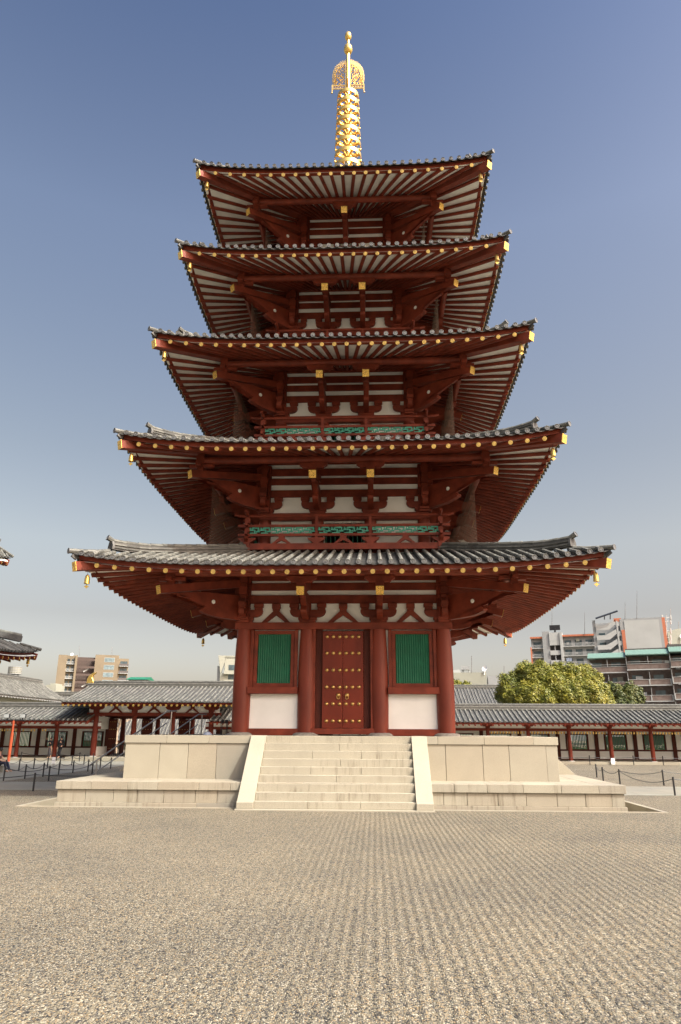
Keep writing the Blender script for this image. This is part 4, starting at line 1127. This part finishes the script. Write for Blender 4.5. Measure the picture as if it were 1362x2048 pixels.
for f in range(6):
    z = A(1113, 1262).z-f*pg
    MB().box(A(1103, 1300).x, A(1124, 1300).x, Y-.3, Y+.1, z-(3.3 if f == 0 else 2.2)+.6, z-.5 if f else z).build('parapet', 'lgrey', G) if f == 0 else MB().box(A(1103, 1300).x, A(1124, 1300).x, Y-.3, Y+.1, z-1.0, z+.4).build('parapet', 'lgrey', G)
    xm = A(1113, 1300).x; MB().box(xm-.15, xm+.15, Y, Y+.3, z-3, z-1.0).build('post', 'lgrey', G)
clutter(G, A(1129, 1300).x, A(1191, 1300).x, Y+1.5, A(1160, 1267).z-6*pg, pg, 6, 3)
# stair tower
xs0, xs1, xs2 = A(1190, 1300).x, A(1243, 1300).x, A(1196, 1300).x; ztw = A(1215, 1240).z
MB().box(xs0, xs2, Y+.5, Y+12, 0, ztw).build('tower_wall', 'grey', G); MB().box(xs0, xs1, Y+6, Y+12, 0, ztw-.3).build('tower_back', 'grey', G)
MB().box(A(1236,1300).x, A(1239,1300).x, Y, Y+.5, 0, ztw-.5).build('tower_post', 'lgrey', G)
for f in range(6):
    z = ztw-.6-f*pg; xm = A(1214, 1300).x; xn = A(1235, 1300).x
    p = MB(); p.prism([(xs2, z-2.6), (xs2, z-1.2), (xm, z-1.2), (xn, z+.6), (xn, z-.9), (xm+1.0, z-2.6)], (0, Y+.2, 0), (1,0,0), (0,0,1), .3)
    p.build('stair_parapet', 'lgrey', G)
    MB().box(xn, xs1, Y+.1, Y+.4, z-1.5, z-.1).build('landing_parapet', 'lgrey', G)
    MB().box(xs2+.8, xs2+2.6, Y+5.9, Y+6.1, z-4.4, z-2.8).build('window', 'glass', G)
MB().box(A(1232,1300).x, xs1+.5, Y+.05, Y+.5, A(1240,1243).z-.3, A(1240, 1239.5).z+.2).build('orange_coping', 'orange', G)
# blank gable wall with orange edges
xg0, xg1 = A(1243, 1300).x, A(1322, 1300).x; zg = A(1280, 1240).z
MB().box(xg0, xg1, Y+.0, Y+14, 0, zg).build('gable_wall', 'grey', G)
MB().box(A(1251, 1300).x, A(1316, 1300).x, Y-.12, Y-.002, 0, zg-.6).build('render_panel', 'lgrey', G)
MB().box(A(1244.5, 1300).x, A(1250.8, 1300).x, Y-.14, Y-.003, 0, A(1247, 1262).z).build('orange_band', 'orange', G)
MB().box(A(1320, 1300).x, A(1328, 1300).x, Y+.3, Y+10, 0, A(1324, 1240).z).build('orange_band', 'orange', G)
# solar panel, antennas
MB().beam(A(1191, 1237), A(1233, 1224), 2.2, .25, (0, 1, .3)).tube(A(1208, 1240), A(1208, 1233), .15, n=5).tube(A(1219, 1240), A(1219, 1229), .15, n=5).build('solar_panel', 'black', G)
MB().beam(A(1101, 1252), A(1122, 1252), .2, 1.6, (0,1,0)).tube(A(1112, 1262), A(1112, 1253), .3, n=5).build('solar_panel', 'black', G)
for u, v0, v1 in ((1106, 1255, 1218), (1170, 1268, 1224), (1247, 1240, 1207), (1269, 1240, 1187)): MB().tube(A(u, v0), A(u, v1), .12, .05, 5).build('lightning_rod', 'steel', G)
b = MB(); b.tube(A(1333, 1305), A(1333, 1228), .25, .1, 6)
for v in (1235, 1243, 1262, 1275, 1285):
    p = A(1333, v); b.tube(p-Vector((1.4, 0, 0)), p+Vector((1.4, 0, 0)), .1, n=5); b.box(p.x-1.5, p.x-1.1, p.y-.2, p.y+.2, p.z-.8, p.z+.8); b.box(p.x+1.1, p.x+1.5, p.y-.2, p.y+.2, p.z-.8, p.z+.8)
turn(G, (A(1065, 1300).x+A(1328, 1300).x)/2, Y)
ant = thing('antenna_mast', 'pale antenna mast with crossbars right of the blank grey gable', 'mast'); b.build('mast_frame', 'lgrey', ant)
# round pale building, far right
Y = 230; Q = thing('round_building', 'pale rounded building top at the far right edge', 'building')
b = MB(); xq = A(1328, 1300).x; b.prism([(0, 0), (0, A(1330, 1268).z), (3, A(1340, 1262).z), (9, A(1362, 1258).z), (20, A(1380, 1256).z), (20, 0)], (xq, Y, 0), (1,0,0), (0,0,1), 10)
b.build('wall', 'cream', Q); MB().lathe([(.1, 0), (.8, .3), (.82, .35), (.05, .1)], A(1352, 1277)+Vector((0,-5.5,0)), 14, (-.4,-1,.3)).build('dish', 'sign', Q)
for u, v0, v1 in ((1341, 1265, 1217), (1357, 1262, 1243)): MB().tube(A(u, v0), A(u, v1), .12, n=5).build('lightning_rod', 'steel', Q)
# brown balcony block in front
Y = 115; Bn = thing('apartment_block', 'brown brick apartment block with long balconies and mint awning roof', 'building')
x0, x1, x2 = A(1186, 1350).x, A(1256, 1350).x, A(1338, 1350).x; x3 = x2+22
pb = 29.3/F*(Y+29.6)
MB().box(x0+1, x3, Y+1.6, Y+14, 0, A(1260, 1312).z).build('wall', 'brick', Bn)
for k, (xa, xb_, vt) in enumerate(((x0-.4, x1, 1312), (x1, x2, 1308), (x2, x3, 1305))):
    y_ = Y-.5*k; z = A((1186+1338)/2, vt).z
    MB().prism([(y_-.9, z-.35), (y_-.9, z-.2), (y_+2.2, z+1.0), (y_+2.2, z-.35)], ((xa+xb_)/2, 0, 0), (0,1,0), (0,0,1), xb_-xa-.05).build('awning', 'mint', Bn)
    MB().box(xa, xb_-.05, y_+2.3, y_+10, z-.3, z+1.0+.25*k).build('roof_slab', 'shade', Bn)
    for f in range(5):
        zf_ = z-2.0-f*pb
        MB().box(xa+.1, xb_-.12, y_-.7, y_-.55, zf_-1.05, zf_-.05).build('balcony_front', 'brick', Bn)
        fr_ = MB().box(xa, xb_-.1, y_-.78, y_-.5, zf_-1.25, zf_-1.05).box(xa, xb_-.1, y_-.76, y_-.5, zf_-.05, zf_+.02)
        n = max(2, int((xb_-xa)/3.6))
        if f: 
            for q in range(n+1): fr_.box(xa+(xb_-xa-.35)*q/n, xa+(xb_-xa-.35)*q/n+.2, y_-.8, y_-.5, zf_-1.05, zf_-.05)
        else: fr_.box(xa, xb_-.1, y_-.7, y_-.62, zf_+.35, zf_+.42)
        fr_.build('balcony_trim', 'lgrey', Bn)
        for q in range(n):
            xx = xa+(xb_-xa)*(q+.2)/n; MB().box(xx, xx+1.8, Y+1.55, Y+1.62, zf_-.9, zf_+1.0).build('window', 'winteal', Bn)
            xx = xa+(xb_-xa)*(q)/n; MB().box(xx, xx+.12, y_-.4, Y+1.6, zf_-1.0, zf_+1.45).build('partition', 'lgrey', Bn)
clutter(Bn, x0+1, x3-2, Y+1.5, A(1260, 1310).z-2.0-4*pb-1.0, pb, 5, 9)
turn(Bn, (x0+A(1362, 1350).x)/2, Y)
# (turned below)
# white rooftop cluster right of the pagoda, tank at left, pale tops
Y = 150; W = thing('rooftop_block', 'white flat-roofed building with tank and dish right of the pagoda column', 'building')
MB().box(A(895, 1350).x, A(972, 1350).x, Y, Y+10, 0, A(930, 1345).z).build('wall', 'cream', W)
MB().box(A(895, 1350).x, A(921, 1350).x, Y+.5, Y+9, A(900, 1345).z, A(905, 1339).z).build('penthouse', 'lgrey', W)
MB().box(A(923, 1350).x, A(940, 1350).x, Y+2, Y+4, A(930, 1338).z, A(930, 1331).z).build('water_tank', 'grey', W)
for u in (926, 938): MB().tube(A(u, 1345)+Vector((0,3,0)), A(u, 1338)+Vector((0,3,0)), .15, n=5).build('tank_leg', 'grey', W)
MB().lathe([(.1, 0), (.7, .3), (.72, .35), (.05, .1)], A(970, 1338), 14, (-.5,-1,.3)).tube(A(968, 1350), A(970, 1338), .12, n=5).build('dish', 'sign', W)
MB().box(A(975, 1350).x, A(1003, 1350).x, Y, Y+8, 0, A(990, 1352).z).build('low_wall', 'grey', W)
turn(W, A(930, 1350).x, Y)
for u, v in ((943, 1312), (1007, 1333)): MB().tube(A(u, 1345), A(u, v), .08, n=5).build('lightning_rod', 'steel', W)
Y = 220; V_ = thing('water_tower', 'round cage-like water tank on legs above the hip roof at far left', 'tower')
b = MB(); c = A(29, 1349); rr = (A(41, 1349)-A(16, 1349)).x/2; z0, z1 = A(29, 1348).z, A(29, 1334.5).z
b.lathe([(rr, z0), (rr, z1), (rr*.9, z1+.1)], (c.x, Y, 0), 18); b.build('tank', 'cream', V_)
b = MB()
for q in range(6): a_ = q*pi/3; b.tube((c.x+math.cos(a_)*rr*.6, Y+math.sin(a_)*rr*.6, 0), (c.x+math.cos(a_)*rr*.6, Y+math.sin(a_)*rr*.6, z0), .25, n=5)
for q in range(5): b.lathe([(rr+.12, 0), (rr+.12, .2), (rr, .2), (rr, 0)], (c.x, Y, z0+(z1-z0)*q/4-.1), 18)
b.build('legs', 'grey', V_)
Y = 240; O_ = thing('rooftop_block', 'pale distant roofline left of the tan apartment block', 'building')
MB().box(A(92, 1370).x, A(112, 1370).x, Y, Y+8, 0, A(100, 1370).z).box(A(98, 1370).x, A(109, 1370).x, Y+1, Y+7, 0, A(104, 1366.5).z).build('wall', 'cream', O_)
Y = 210; N_ = thing('rooftop_block', 'small brown rooftop beside the water tank at far left', 'building')
MB().box(A(33, 1370).x, A(48, 1370).x, Y, Y+8, 0, A(40, 1353.5).z).build('wall', 'brick', N_)

# ------------------------------------------------------------------ trees
def tree(label, base_, lobes, leaf, size, n, trunk_h, mat, seed):
    rnd = random.Random(seed); t = thing('broadleaf_tree', label, 'tree', base_)
    b = MB(); b.tube((0,0,0), (0,0,trunk_h), .45, .3, 10)
    for (x, y, z, r) in lobes: 
        mid = Vector((x*.4, y*.4, trunk_h+(z-trunk_h)*.5)); b.tube((0,0,trunk_h*.8), mid, .22, .12, 6); b.tube(mid, (x, y, z), .12, .05, 6)
    b.build('trunk', 'bark', t)
    c = MB(); tot = sum(l[3]**2 for l in lobes)
    for (x, y, z, r) in lobes: pass
    for (x, y, z, r) in lobes:
        # sub-clumps over the lobe
        m = max(5, int(26*r*r/tot*len(lobes))); 
        for _ in range(m):
            d_ = Vector((rnd.gauss(0,1), rnd.gauss(0,1), rnd.gauss(0,1))).normalized()
            if d_.z < -.5: d_.z *= -1
            cc = Vector((x, y, z))+d_*r*rnd.uniform(.6, .95); cr = r*rnd.uniform(.22, .38)
            k = int(n*(r*r/tot)/m)
            for _ in range(k):
                e_ = Vector((rnd.gauss(0,1), rnd.gauss(0,1), rnd.gauss(0,1))).normalized()
                if rnd.random() < .45: p = Vector((x, y, z))+e_*r*rnd.uniform(.62, .9)
                else: p = cc+e_*cr*rnd.uniform(.55, 1.08)
                nn = (e_+Vector((rnd.gauss(0,.32), rnd.gauss(0,.32), rnd.gauss(0,.32)+.45))).normalized()
                tx_ = nn.cross(Vector((rnd.random(), rnd.random(), rnd.random()))).normalized(); ty = nn.cross(tx_); s_ = size*rnd.uniform(.6, 1.3)
                c.add([p-tx_*s_, p-ty*s_*.45, p+tx_*s_, p+ty*s_*.45], [(0,1,2,3)])
    c.build('crown', mat, t); return t
TY = 48
def lob(u, v, rpx, dy=0): p = at(u, v, TY+dy); return (p.x, dy, p.z, rpx/F*(TY+dy+29.6)*1.04)
L1_ = [lob(1020, 1375, 26), lob(1012, 1395, 22, 1), lob(1050, 1352, 26), lob(1078, 1356, 30, -2), lob(1082, 1345, 20, 1), lob(1105, 1375, 34, -3), lob(1118, 1352, 24, 1), lob(1150, 1362, 30, -1),
       lob(1168, 1350, 20, 2), lob(1185, 1368, 24), lob(1060, 1392, 30, -4), lob(1135, 1395, 34, -4), lob(1190, 1395, 26, -1), lob(1212, 1405, 20, 1), lob(1090, 1405, 30, -4), lob(1172, 1380, 26, -3), lob(1035, 1400, 26, -2), lob(1205, 1380, 16, 1)]
cx_ = sum(l[0] for l in L1_)/len(L1_)
tree('large round yellow-green tree rising behind the right corridor roof', (cx_, TY, 0), [(x-cx_, y, z, r) for x, y, z, r in L1_], 0, .105, 115000, 4.5, 'leaf', 5)
TY = 56; L2_ = [lob(1225, 1385, 18), lob(1240, 1400, 18, 1), lob(1262, 1388, 20), lob(1275, 1400, 14), lob(1250, 1408, 20, -1)]
cx_ = sum(l[0] for l in L2_)/len(L2_)
tree('smaller dark green tree to the right of the big yellow-green one', (cx_, TY, 0), [(x-cx_, y, z, r) for x, y, z, r in L2_], 0, .12, 24000, 4.0, 'leaf2', 6)
TY = 80; L3_ = [lob(912, 1372, 12), lob(932, 1376, 12), lob(895, 1370, 14), lob(945, 1380, 10), lob(920, 1382, 12), lob(905, 1384, 14)]
cx_ = sum(l[0] for l in L3_)/len(L3_)
tree('low yellowish tree top just right of the pagoda column', (cx_, TY, 0), [(x-cx_, y, z, r) for x, y, z, r in L3_], 0, .14, 12000, 4.0, 'leaf', 8)
# bare tree behind the gate
bt = thing('bare_tree', 'pale leafless tree seen through the left gate opening', 'tree', (-22.4, 37, 0)); b = MB(); rnd = random.Random(4)
def branch(p, d_, L_, r, dep):
    q = p+d_*L_; b.tube(p, q, r, r*.7, 5)
    if dep:
        for _ in range(3): branch(q, (d_+Vector((rnd.gauss(0,.4), rnd.gauss(0,.3), rnd.uniform(-.05,.35)))).normalized(), L_*.72, r*.62, dep-1)
branch(Vector((0,0,0)), Vector((0,0,1)), 1.2, .2, 6); b.build('trunk', 'barebark', bt)
# hedges glimpsed through the corridor windows
def hedge(x0, x1, y, h, label):
    t = thing('hedge', label, 'hedge'); rnd = random.Random(int(x0*7)); c = MB()
    MB().box(x0+.2, x1-.2, y+.15, y+.75, 0, h-.15).build('hedge_core', 'leaf2', t)
    for _ in range(int((x1-x0)*260)):
        p = Vector((rnd.uniform(x0, x1), y+rnd.uniform(-.1, .9), rnd.uniform(.05, h+rnd.gauss(0,.12)))); s_ = .11
        a_ = Vector((rnd.gauss(0,1), rnd.gauss(0,1), rnd.gauss(0,1))).normalized(); b2 = a_.cross(Vector((0,.3,1))).normalized()
        c.add([p-a_*s_, p-b2*s_*.5, p+a_*s_, p+b2*s_*.5], [(0,1,2,3)])
    c.build('foliage', 'leaf2', t)
hedge(8, 34, 40, .9, 'dark hedge glimpsed through the barred windows of the right corridor')
hedge(-32, -26, 31, .8, 'dark hedge glimpsed through the barred windows of the left corridor')

# ------------------------------------------------------------------ handrails on the left stairs
for y, lab in ((-2.45, 'nearer steel handrail rising beside the left-hand steps of the platform'), (2.45, 'farther steel handrail rising beside the left-hand steps of the platform')):
    t = thing('handrail', lab, 'handrail', group='steel handrails on the left platform steps')
    b = MB(); p0, p1 = Vector((-9.35, y, .86)), Vector((-6.6, y, 2.78))
    b.tube(p0, p1, .028, n=8).tube(p1, (-6.25, y, 2.78), .028, n=8); q0, q1 = p0-Vector((0,0,.42)), p1-Vector((0,0,.42)); b.tube(q0, q1, .02, n=8)
    b.build('rail', 'steel', t)
    for x, z0, z1 in ((-9.1, 0, 1.03), (-7.8, .9, 1.93), (-6.45, ZP, 2.78)): MB().tube((x, y, z0), (x, y, z1), .026, n=8).build('post', 'steel', t)

# ------------------------------------------------------------------ rope barriers
postm = thing('rope_post', 'x', 'post')
MB().tube((0,0,0), (0,0,.6), .032, n=10).build('post_shaft', 'black', postm, smooth='auto')
MB().lathe([(.034, .6), (.03, .615), (.001, .62)], n=10).build('post_cap', 'black', postm)
used = [False]
def put_post(x, y, lab, grp, z=0):
    if not used[0]: postm.location = (x, y, z); postm['label'] = lab; postm['group'] = grp; used[0] = True; return
    o = copy_tree(postm, loc=(x, y, z), label=lab); o['group'] = grp
def ropes(pts, lab, grp, sag=.16, h=.55, z=0):
    for qq, (a, c) in enumerate(zip(pts, pts[1:])):
        b = MB(); N = 9
        pp = [Vector((a[0]+(c[0]-a[0])*q/N, a[1]+(c[1]-a[1])*q/N, z+h-sag*4*(q/N)*(1-q/N))) for q in range(N+1)]
        b.path(pp, .012, 5); o = b.build('barrier_rope', 'black'); tag(o, lab if len(pts) < 3 else lab+', %s span' % ORDN[qq], 'rope', grp)
rowA = [(-14.66, 1.81), (-14.55, 3.5), (-14.45, 5.1), (-14.4, 6.7), (-14.35, 8.3), (-14.2, 9.9), (-14.15, 11.5), (-14.05, 12.9)]
rowB = [(-18.0, 8.5), (-18.04, 10.05), (-17.91, 11.5), (-17.85, 13.1), (-17.8, 14.7), (-17.7, 16.2), (-17.45, 17.5)]
rowC = [(-12.86, 2.15), (-12.16, 5.2)]
ORDN = ['first', 'second', 'third', 'fourth', 'fifth', 'sixth', 'seventh', 'eighth', 'ninth', 'tenth', 'eleventh', 'twelfth']
for q, p in enumerate(rowA): put_post(*p, '%s black rope post from the front in the row beside the left paved path' % ORDN[q], 'posts of the inner left rope row')
for q, p in enumerate(rowB): put_post(*p, '%s black rope post from the front in the farther left row' % ORDN[q], 'posts of the outer left rope row')
put_post(-11.05, -3.12, 'nearest black rope post, standing alone at the path edge left of the platform', 'left single posts')
put_post(*rowC[0], 'black rope post on the shaded gravel between path and platform', 'left single posts')
put_post(*rowC[1], 'black rope post just off the foot of the steel handrail', 'left single posts')
ropes(rowA, 'black rope sagging between posts beside the left paved path', 'ropes of the inner left row')
ropes(rowB, 'black rope sagging between the farther left posts near the corridor', 'ropes of the outer left row')
ropes([(-17.5, -2.4), (-11.05, -3.12), (-8.3, 4.6)], 'long low black rope running from the nearest left post', 'long left ropes', sag=.2)
ropes([(-14.66, 1.81), (-12.86, 2.15), (-12.16, 5.2)], 'black rope crossing the shaded gravel left of the platform', 'short left ropes')
RP = {(12.0, 8.0): 'black rope post half hidden behind the right stone steps', (11.37, 4.88): 'second black rope post right of the platform steps', (11.51, 3.04): 'black rope post at the corner where two ropes meet, right of the platform',
      (13.14, 2.53): 'black rope post on the far side of the right paved path', (11.55, -2.62): 'nearest black rope post, on the right paved path edge'}
for p, lab in RP.items(): put_post(*p, lab, 'rope posts right of the platform')
ropes([(12.0, 8.0), (11.37, 4.88), (11.51, 3.04)], 'black rope between posts just right of the platform steps', 'ropes right of the platform')
ropes([(11.51, 3.04), (13.14, 2.53), (16.5, 2.3)], 'black rope along the far side of the right paved path', 'ropes along the right path', sag=.12)
ropes([(11.51, 3.04), (11.55, -2.62)], 'black rope hanging low across the right paved path', 'ropes along the right path', sag=.26)
ropes([(11.55, -2.62), (16, -2.8)], 'black rope leaving the frame from the nearest right post', 'ropes along the right path')
rowD = [(13.0, 22.9), (15.93, 22.9), (18.9, 22.9), (20.9, 22.9), (23.5, 22.9)]
for q, p in enumerate(rowD): put_post(*p, '%s small black post from the left along the right corridor kerb' % ORDN[q], 'posts along the right corridor')
ropes(rowD, 'thin black rope along the right corridor kerb', 'ropes along the right corridor', sag=.05, h=.5)
rowE = [(-24.2, 22.9), (-21.6, 22.9), (-19.7, 22.3), (-18.4, 21.5)]
for q, p in enumerate(rowE): put_post(*p, '%s black rope post from the left in front of the left corridor kerb' % ORDN[q], 'posts along the left corridor')
ropes(rowE, 'black rope along the left corridor kerb', 'ropes along the left corridor')

# ------------------------------------------------------------------ small furniture
t = thing('floodlight_pole', 'orange-red pole with two floodlights at the far left', 'light pole', (-24.3, 21.3, 0))
MB().tube((0,0,0), (0,0,1.9), .10, n=12).tube((0,0,1.9), (0,0,2.75), .075, n=12).build('pole', 'verm', t, smooth='auto')
MB().box(-.75, .75, -.04, .04, 2.72, 2.8).box(-.5, -.44, -.03, .03, 2.8, 2.95).box(.57, .63, -.03, .03, 2.8, 2.95).build('crossbar', 'black', t)
for x in (-.55, .62):
    l = MB().box(x-.19, x+.19, -.05, .12, 2.9, 3.2).build('floodlight', 'black', t, bevel=.02)
    MB().box(x-.17, x+.17, -.07, -.052, 2.93, 3.17).build('lens', 'lgrey', l)
t = thing('notice_board', 'small white notice on a stake in front of the left corridor', 'sign', (-18.6, 15.6, 0))
MB().box(-.02, .02, -.02, .02, 0, .5).build('stake', 'steel', t); MB().box(-.1, .1, -.035, -.02, .12, .52).build('panel', 'sign', t)
t = thing('notice_board', 'small white notice leaning at a right corridor column', 'sign', (17.68, 23.45, .0))
MB().box(-.13, .13, -.02, .0, .02, .44).build('panel', 'sign', t); MB().box(-.02, .02, .0, .15, 0, .3).build('stand', 'steel', t)
t = thing('metal_stand', 'black metal candle stand at the left edge of the platform top', 'stand', (-4.33, -3.0, ZP))
b = MB()
for x in (-.10, .10):
    for y in (-.1, .1): b.tube((x, y, 0), (x, y, .42), .014, n=6)
b.box(-.14, .14, -.14, .14, .40, .43); b.box(-.11, .11, -.11, .11, .18, .2); b.build('frame', 'black', t)
b = MB()
for x in (-.07, .07): b.lathe([(.05, .43), (.06, .47), (.05, .52), (.02, .54)], (x, 0, 0), 10)
b.build('lamp_cup', 'black', t)
# rest of the side walls' rope on the platform
t = thing('cloth_bundle', 'blue and white cloth bundle lying on the platform top left of the column', 'cloth', (-4.85, -3.3, ZP))
b = MB(); rnd = random.Random(2)
b.grid(lambda a, c: (.16*(2*a-1)*(1-.25*abs(2*c-1)), .12*(2*c-1), .115*math.cos((2*a-1)*pi/2)**.7*math.cos((2*c-1)*pi/2)**.6 if 0 < a < 1 and 0 < c < 1 else 0), 10, 8)
b.v = [(x+rnd.gauss(0,.006), y+rnd.gauss(0,.006), max(0, z+rnd.gauss(0,.008))) for x, y, z in b.v]; b.build('cloth', 'bluewhite', t, smooth=True)

# ------------------------------------------------------------------ people
def skinned(name, mat, parent, verts, edges, radii, lev=1):
    me = bpy.data.meshes.new(name); me.from_pydata(verts, edges, []); me.materials.append(M[mat])
    o = bpy.data.objects.new(name, me); scene.collection.objects.link(o); o.parent = parent
    sk = o.modifiers.new('skin', 'SKIN'); sk.use_smooth_shade = True
    if not me.skin_vertices: me.attributes.new  # data layer comes with the modifier
    for k, r in enumerate(radii): me.skin_vertices[0].data[k].radius = (r, r)
    me.skin_vertices[0].data[0].use_root = True
    s = o.modifiers.new('sub', 'SUBSURF'); s.levels = lev; s.render_levels = lev
    return o
def person(label, loc, rz, J, clothes, hair='short', h=1.0):
    "J: joint name -> position; body is one skinned surface, clothes and hair are children"
    t = thing('person', label, 'person', loc, rz); t.scale = (h, h, h)
    order = ['pelvis', 'waist', 'chest', 'neck', 'chin', 'head', 'crown', 'shL', 'elL', 'wrL', 'paL', 'shR', 'elR', 'wrR', 'paR', 'hipL', 'knL', 'anL', 'toL', 'hipR', 'knR', 'anR', 'toR']
    ed = [('pelvis','waist'),('waist','chest'),('chest','neck'),('neck','chin'),('chin','head'),('head','crown'),('chest','shL'),('shL','elL'),('elL','wrL'),('wrL','paL'),('chest','shR'),('shR','elR'),('elR','wrR'),('wrR','paR'),
          ('pelvis','hipL'),('hipL','knL'),('knL','anL'),('anL','toL'),('pelvis','hipR'),('hipR','knR'),('knR','anR'),('anR','toR')]
    rad = dict(pelvis=.12, waist=.11, chest=.13, neck=.05, chin=.07, head=.088, crown=.06, shL=.055, shR=.055, elL=.042, elR=.042, wrL=.028, wrR=.028, paL=.032, paR=.032, hipL=.09, hipR=.09, knL=.06, knR=.06, anL=.04, anR=.04, toL=.035, toR=.035)
    V = [J[o] for o in order]; E_ = [(order.index(a), order.index(c)) for a, c in ed]
    F_ = []
    for s_ in 'LR':                                # five fingers from each palm
        pa = Vector(J['pa'+s_]); wr = Vector(J['wr'+s_]); d_ = (pa-wr).normalized(); sd_ = d_.cross(Vector((0,1,0)));
        sd_ = sd_.normalized() if sd_.length > .1 else Vector((1,0,0))
        for q, L_ in enumerate((.06, .08, .085, .078, .062)):
            off = sd_*(-.03+.015*q) if q else sd_*-.04
            a = len(V); V.append(tuple(pa+off+d_*.02)); V.append(tuple(pa+off*(1.6 if q == 0 else 1)+d_*(.02+L_*.6))); V.append(tuple(pa+off*(1.7 if q == 0 else 1)+d_*(.02+L_)+Vector((0,.01,-.01))))
            E_ += [(order.index('pa'+s_), a), (a, a+1), (a+1, a+2)]; F_ += [.010, .009, .007]
    skinned('body', 'skin', t, V, E_, [rad[o] for o in order]+F_)
    for nm, mat, js, es, grow in clothes:
        skinned(nm, mat, t, [J[j] if isinstance(j, str) else j for j, _ in js], es, [r for _, r in js])
    hd = Vector(J['head']); b = MB()
    b.lathe([(.085, -.05), (.105, .0), (.108, .05), (.09, .10), (.05, .135), (.001, .145)], hd+Vector((0, .02, 0)), 14)
    if hair == 'long': b.lathe([(.06, -.2), (.085, -.1), (.1, .0)], hd+Vector((0, .045, 0)), 12)
    b.build('hair', 'hair', t, smooth=True)
    b = MB(); 
    for s_ in (-1, 1): b.lathe([(.012, 0), (.008, .006), (.001, .008)], hd+Vector((s_*.034, -.083, .0)), 8, (0,-1,0))
    b.build('eyes', 'hair', t)
    b = MB(); b.tube(hd+Vector((0, -.08, .0)), hd+Vector((0, -.108, -.035)), .008, .014, 6); b.box(-.02+hd.x, .02+hd.x, hd.y-.093, hd.y-.08, hd.z-.068, hd.z-.060)
    for s_ in (-1, 1): b.lathe([(.01, -.02), (.02, 0), (.01, .02)], hd+Vector((s_*.09, .0, -.01)), 8)
    b.build('face_details', 'skin', t, smooth=True)
    return t
STAND = dict(pelvis=(0,0,.93), waist=(0,0,1.08), chest=(0,.01,1.30), neck=(0,.01,1.46), chin=(0,-.01,1.53), head=(0,-.01,1.60), crown=(0,0,1.68),
    shL=(-.18,.01,1.38), elL=(-.24,.02,1.12), wrL=(-.25,-.06,.88), paL=(-.25,-.08,.80), shR=(.18,.01,1.38), elR=(.24,.02,1.12), wrR=(.25,-.06,.88), paR=(.25,-.08,.80),
    hipL=(-.09,0,.86), knL=(-.10,-.01,.48), anL=(-.10,.02,.09), toL=(-.11,-.14,.04), hipR=(.09,0,.86), knR=(.10,-.01,.48), anR=(.10,.02,.09), toR=(.11,-.14,.04))
J1 = dict(STAND); J1.update(elL=(-.28,-.12,1.30), wrL=(-.30,-.18,1.52), paL=(-.30,-.19,1.60), elR=(.2,-.08,1.12), wrR=(.08,-.2,1.2), paR=(.05,-.24,1.24))
top = lambda J, m, nm='jacket': (nm, m, [(J['waist'] if False else 'waist', .135), ('pelvis', .14), ('chest', .155), ('neck', .062), ('shL', .075), ('elL', .058), ('wrL', .042), ('shR', .075), ('elR', .058), ('wrR', .042)], [(0,1),(0,2),(2,3),(2,4),(4,5),(5,6),(2,7),(7,8),(8,9)], 0)
trou = lambda J, m: ('trousers', m, [('pelvis', .135), ('hipL', .10), ('knL', .078), ('anL', .06), ('hipR', .10), ('knR', .078), ('anR', .06)], [(0,1),(1,2),(2,3),(0,4),(4,5),(5,6)], 0)
person('person in black top and dark skirt raising a phone in the left corridor', (-22.6, 23.9, .17), 0, J1, [top(J1, 'blackcloth'), ('skirt', 'tealcloth', [((0,0,.98), .13), ((0,0,.7), .17), ((0,.01,.32), .17), ((0,.01,.12), .15)], [(0,1),(1,2),(2,3)], 0)], 'long', .84)
J2 = dict(STAND); J2.update(knL=(-.12,-.06,.50), knR=(.05,-.14,.50), anR=(-.04,.0,.12), toR=(-.05,-.12,.05), elR=(.26,.03,1.14), wrR=(.2,-.12,.98), paR=(.16,-.18,.96))
person('person in black jacket and trousers standing cross-legged in the left corridor', (-21.85, 23.95, .17), 0, J2, [top(J2, 'blackcloth'), trou(J2, 'blackcloth')], 'short', .87)
# seated figure on the low kerb at the left edge
J3 = dict(pelvis=(0,0,.42), waist=(0,.0,.56), chest=(.04,-.0,.78), neck=(.06,-.0,.94), chin=(.08,0,1.0), head=(.08,.0,1.07), crown=(.07,.0,1.15),
    shL=(.02,-.18,.86), elL=(.12,-.24,.66), wrL=(.32,-.16,.56), paL=(.39,-.14,.55), shR=(.02,.18,.86), elR=(.12,.24,.66), wrR=(.32,.16,.56), paR=(.39,.14,.55),
    hipL=(.06,-.1,.42), knL=(.44,-.13,.50), anL=(.55,-.12,.09), toL=(.70,-.12,.04), hipR=(.06,.1,.42), knR=(.44,.12,.50), anR=(.62,.12,.09), toR=(.77,.12,.04))
ps = at(-3, 1558, 5.0)
tshirt = ('shirt', 'pinkcloth', [('waist', .135), ('chest', .15), ('neck', .06), ('shL', .07), ('shR', .07), ((.08,-.21,.76), .06), ((.08,.21,.76), .06)], [(0,1),(1,2),(1,3),(1,4),(3,5),(4,6)], 0)
person('person in dark red shirt and jeans sitting at the left edge', (at(5, 1550, 8.5).x-.35, 8.5, .0), 0, J3, [tshirt, trou(J3, 'navy')], 'short', 1.0)

sb = at(5, 1550, 8.5).x-.35
st_ = thing('stone_bench', 'low stone block under the person sitting at the left edge', 'bench')
MB().box(sb-.35, sb+.16, 8.1, 8.9, 0, .26).build('seat_block', 'stone', st_, bevel=.02)
MB().box(sb-.38, sb+.19, 8.07, 8.93, .262, .31).build('seat_slab', 'stone', st_, bevel=.01)
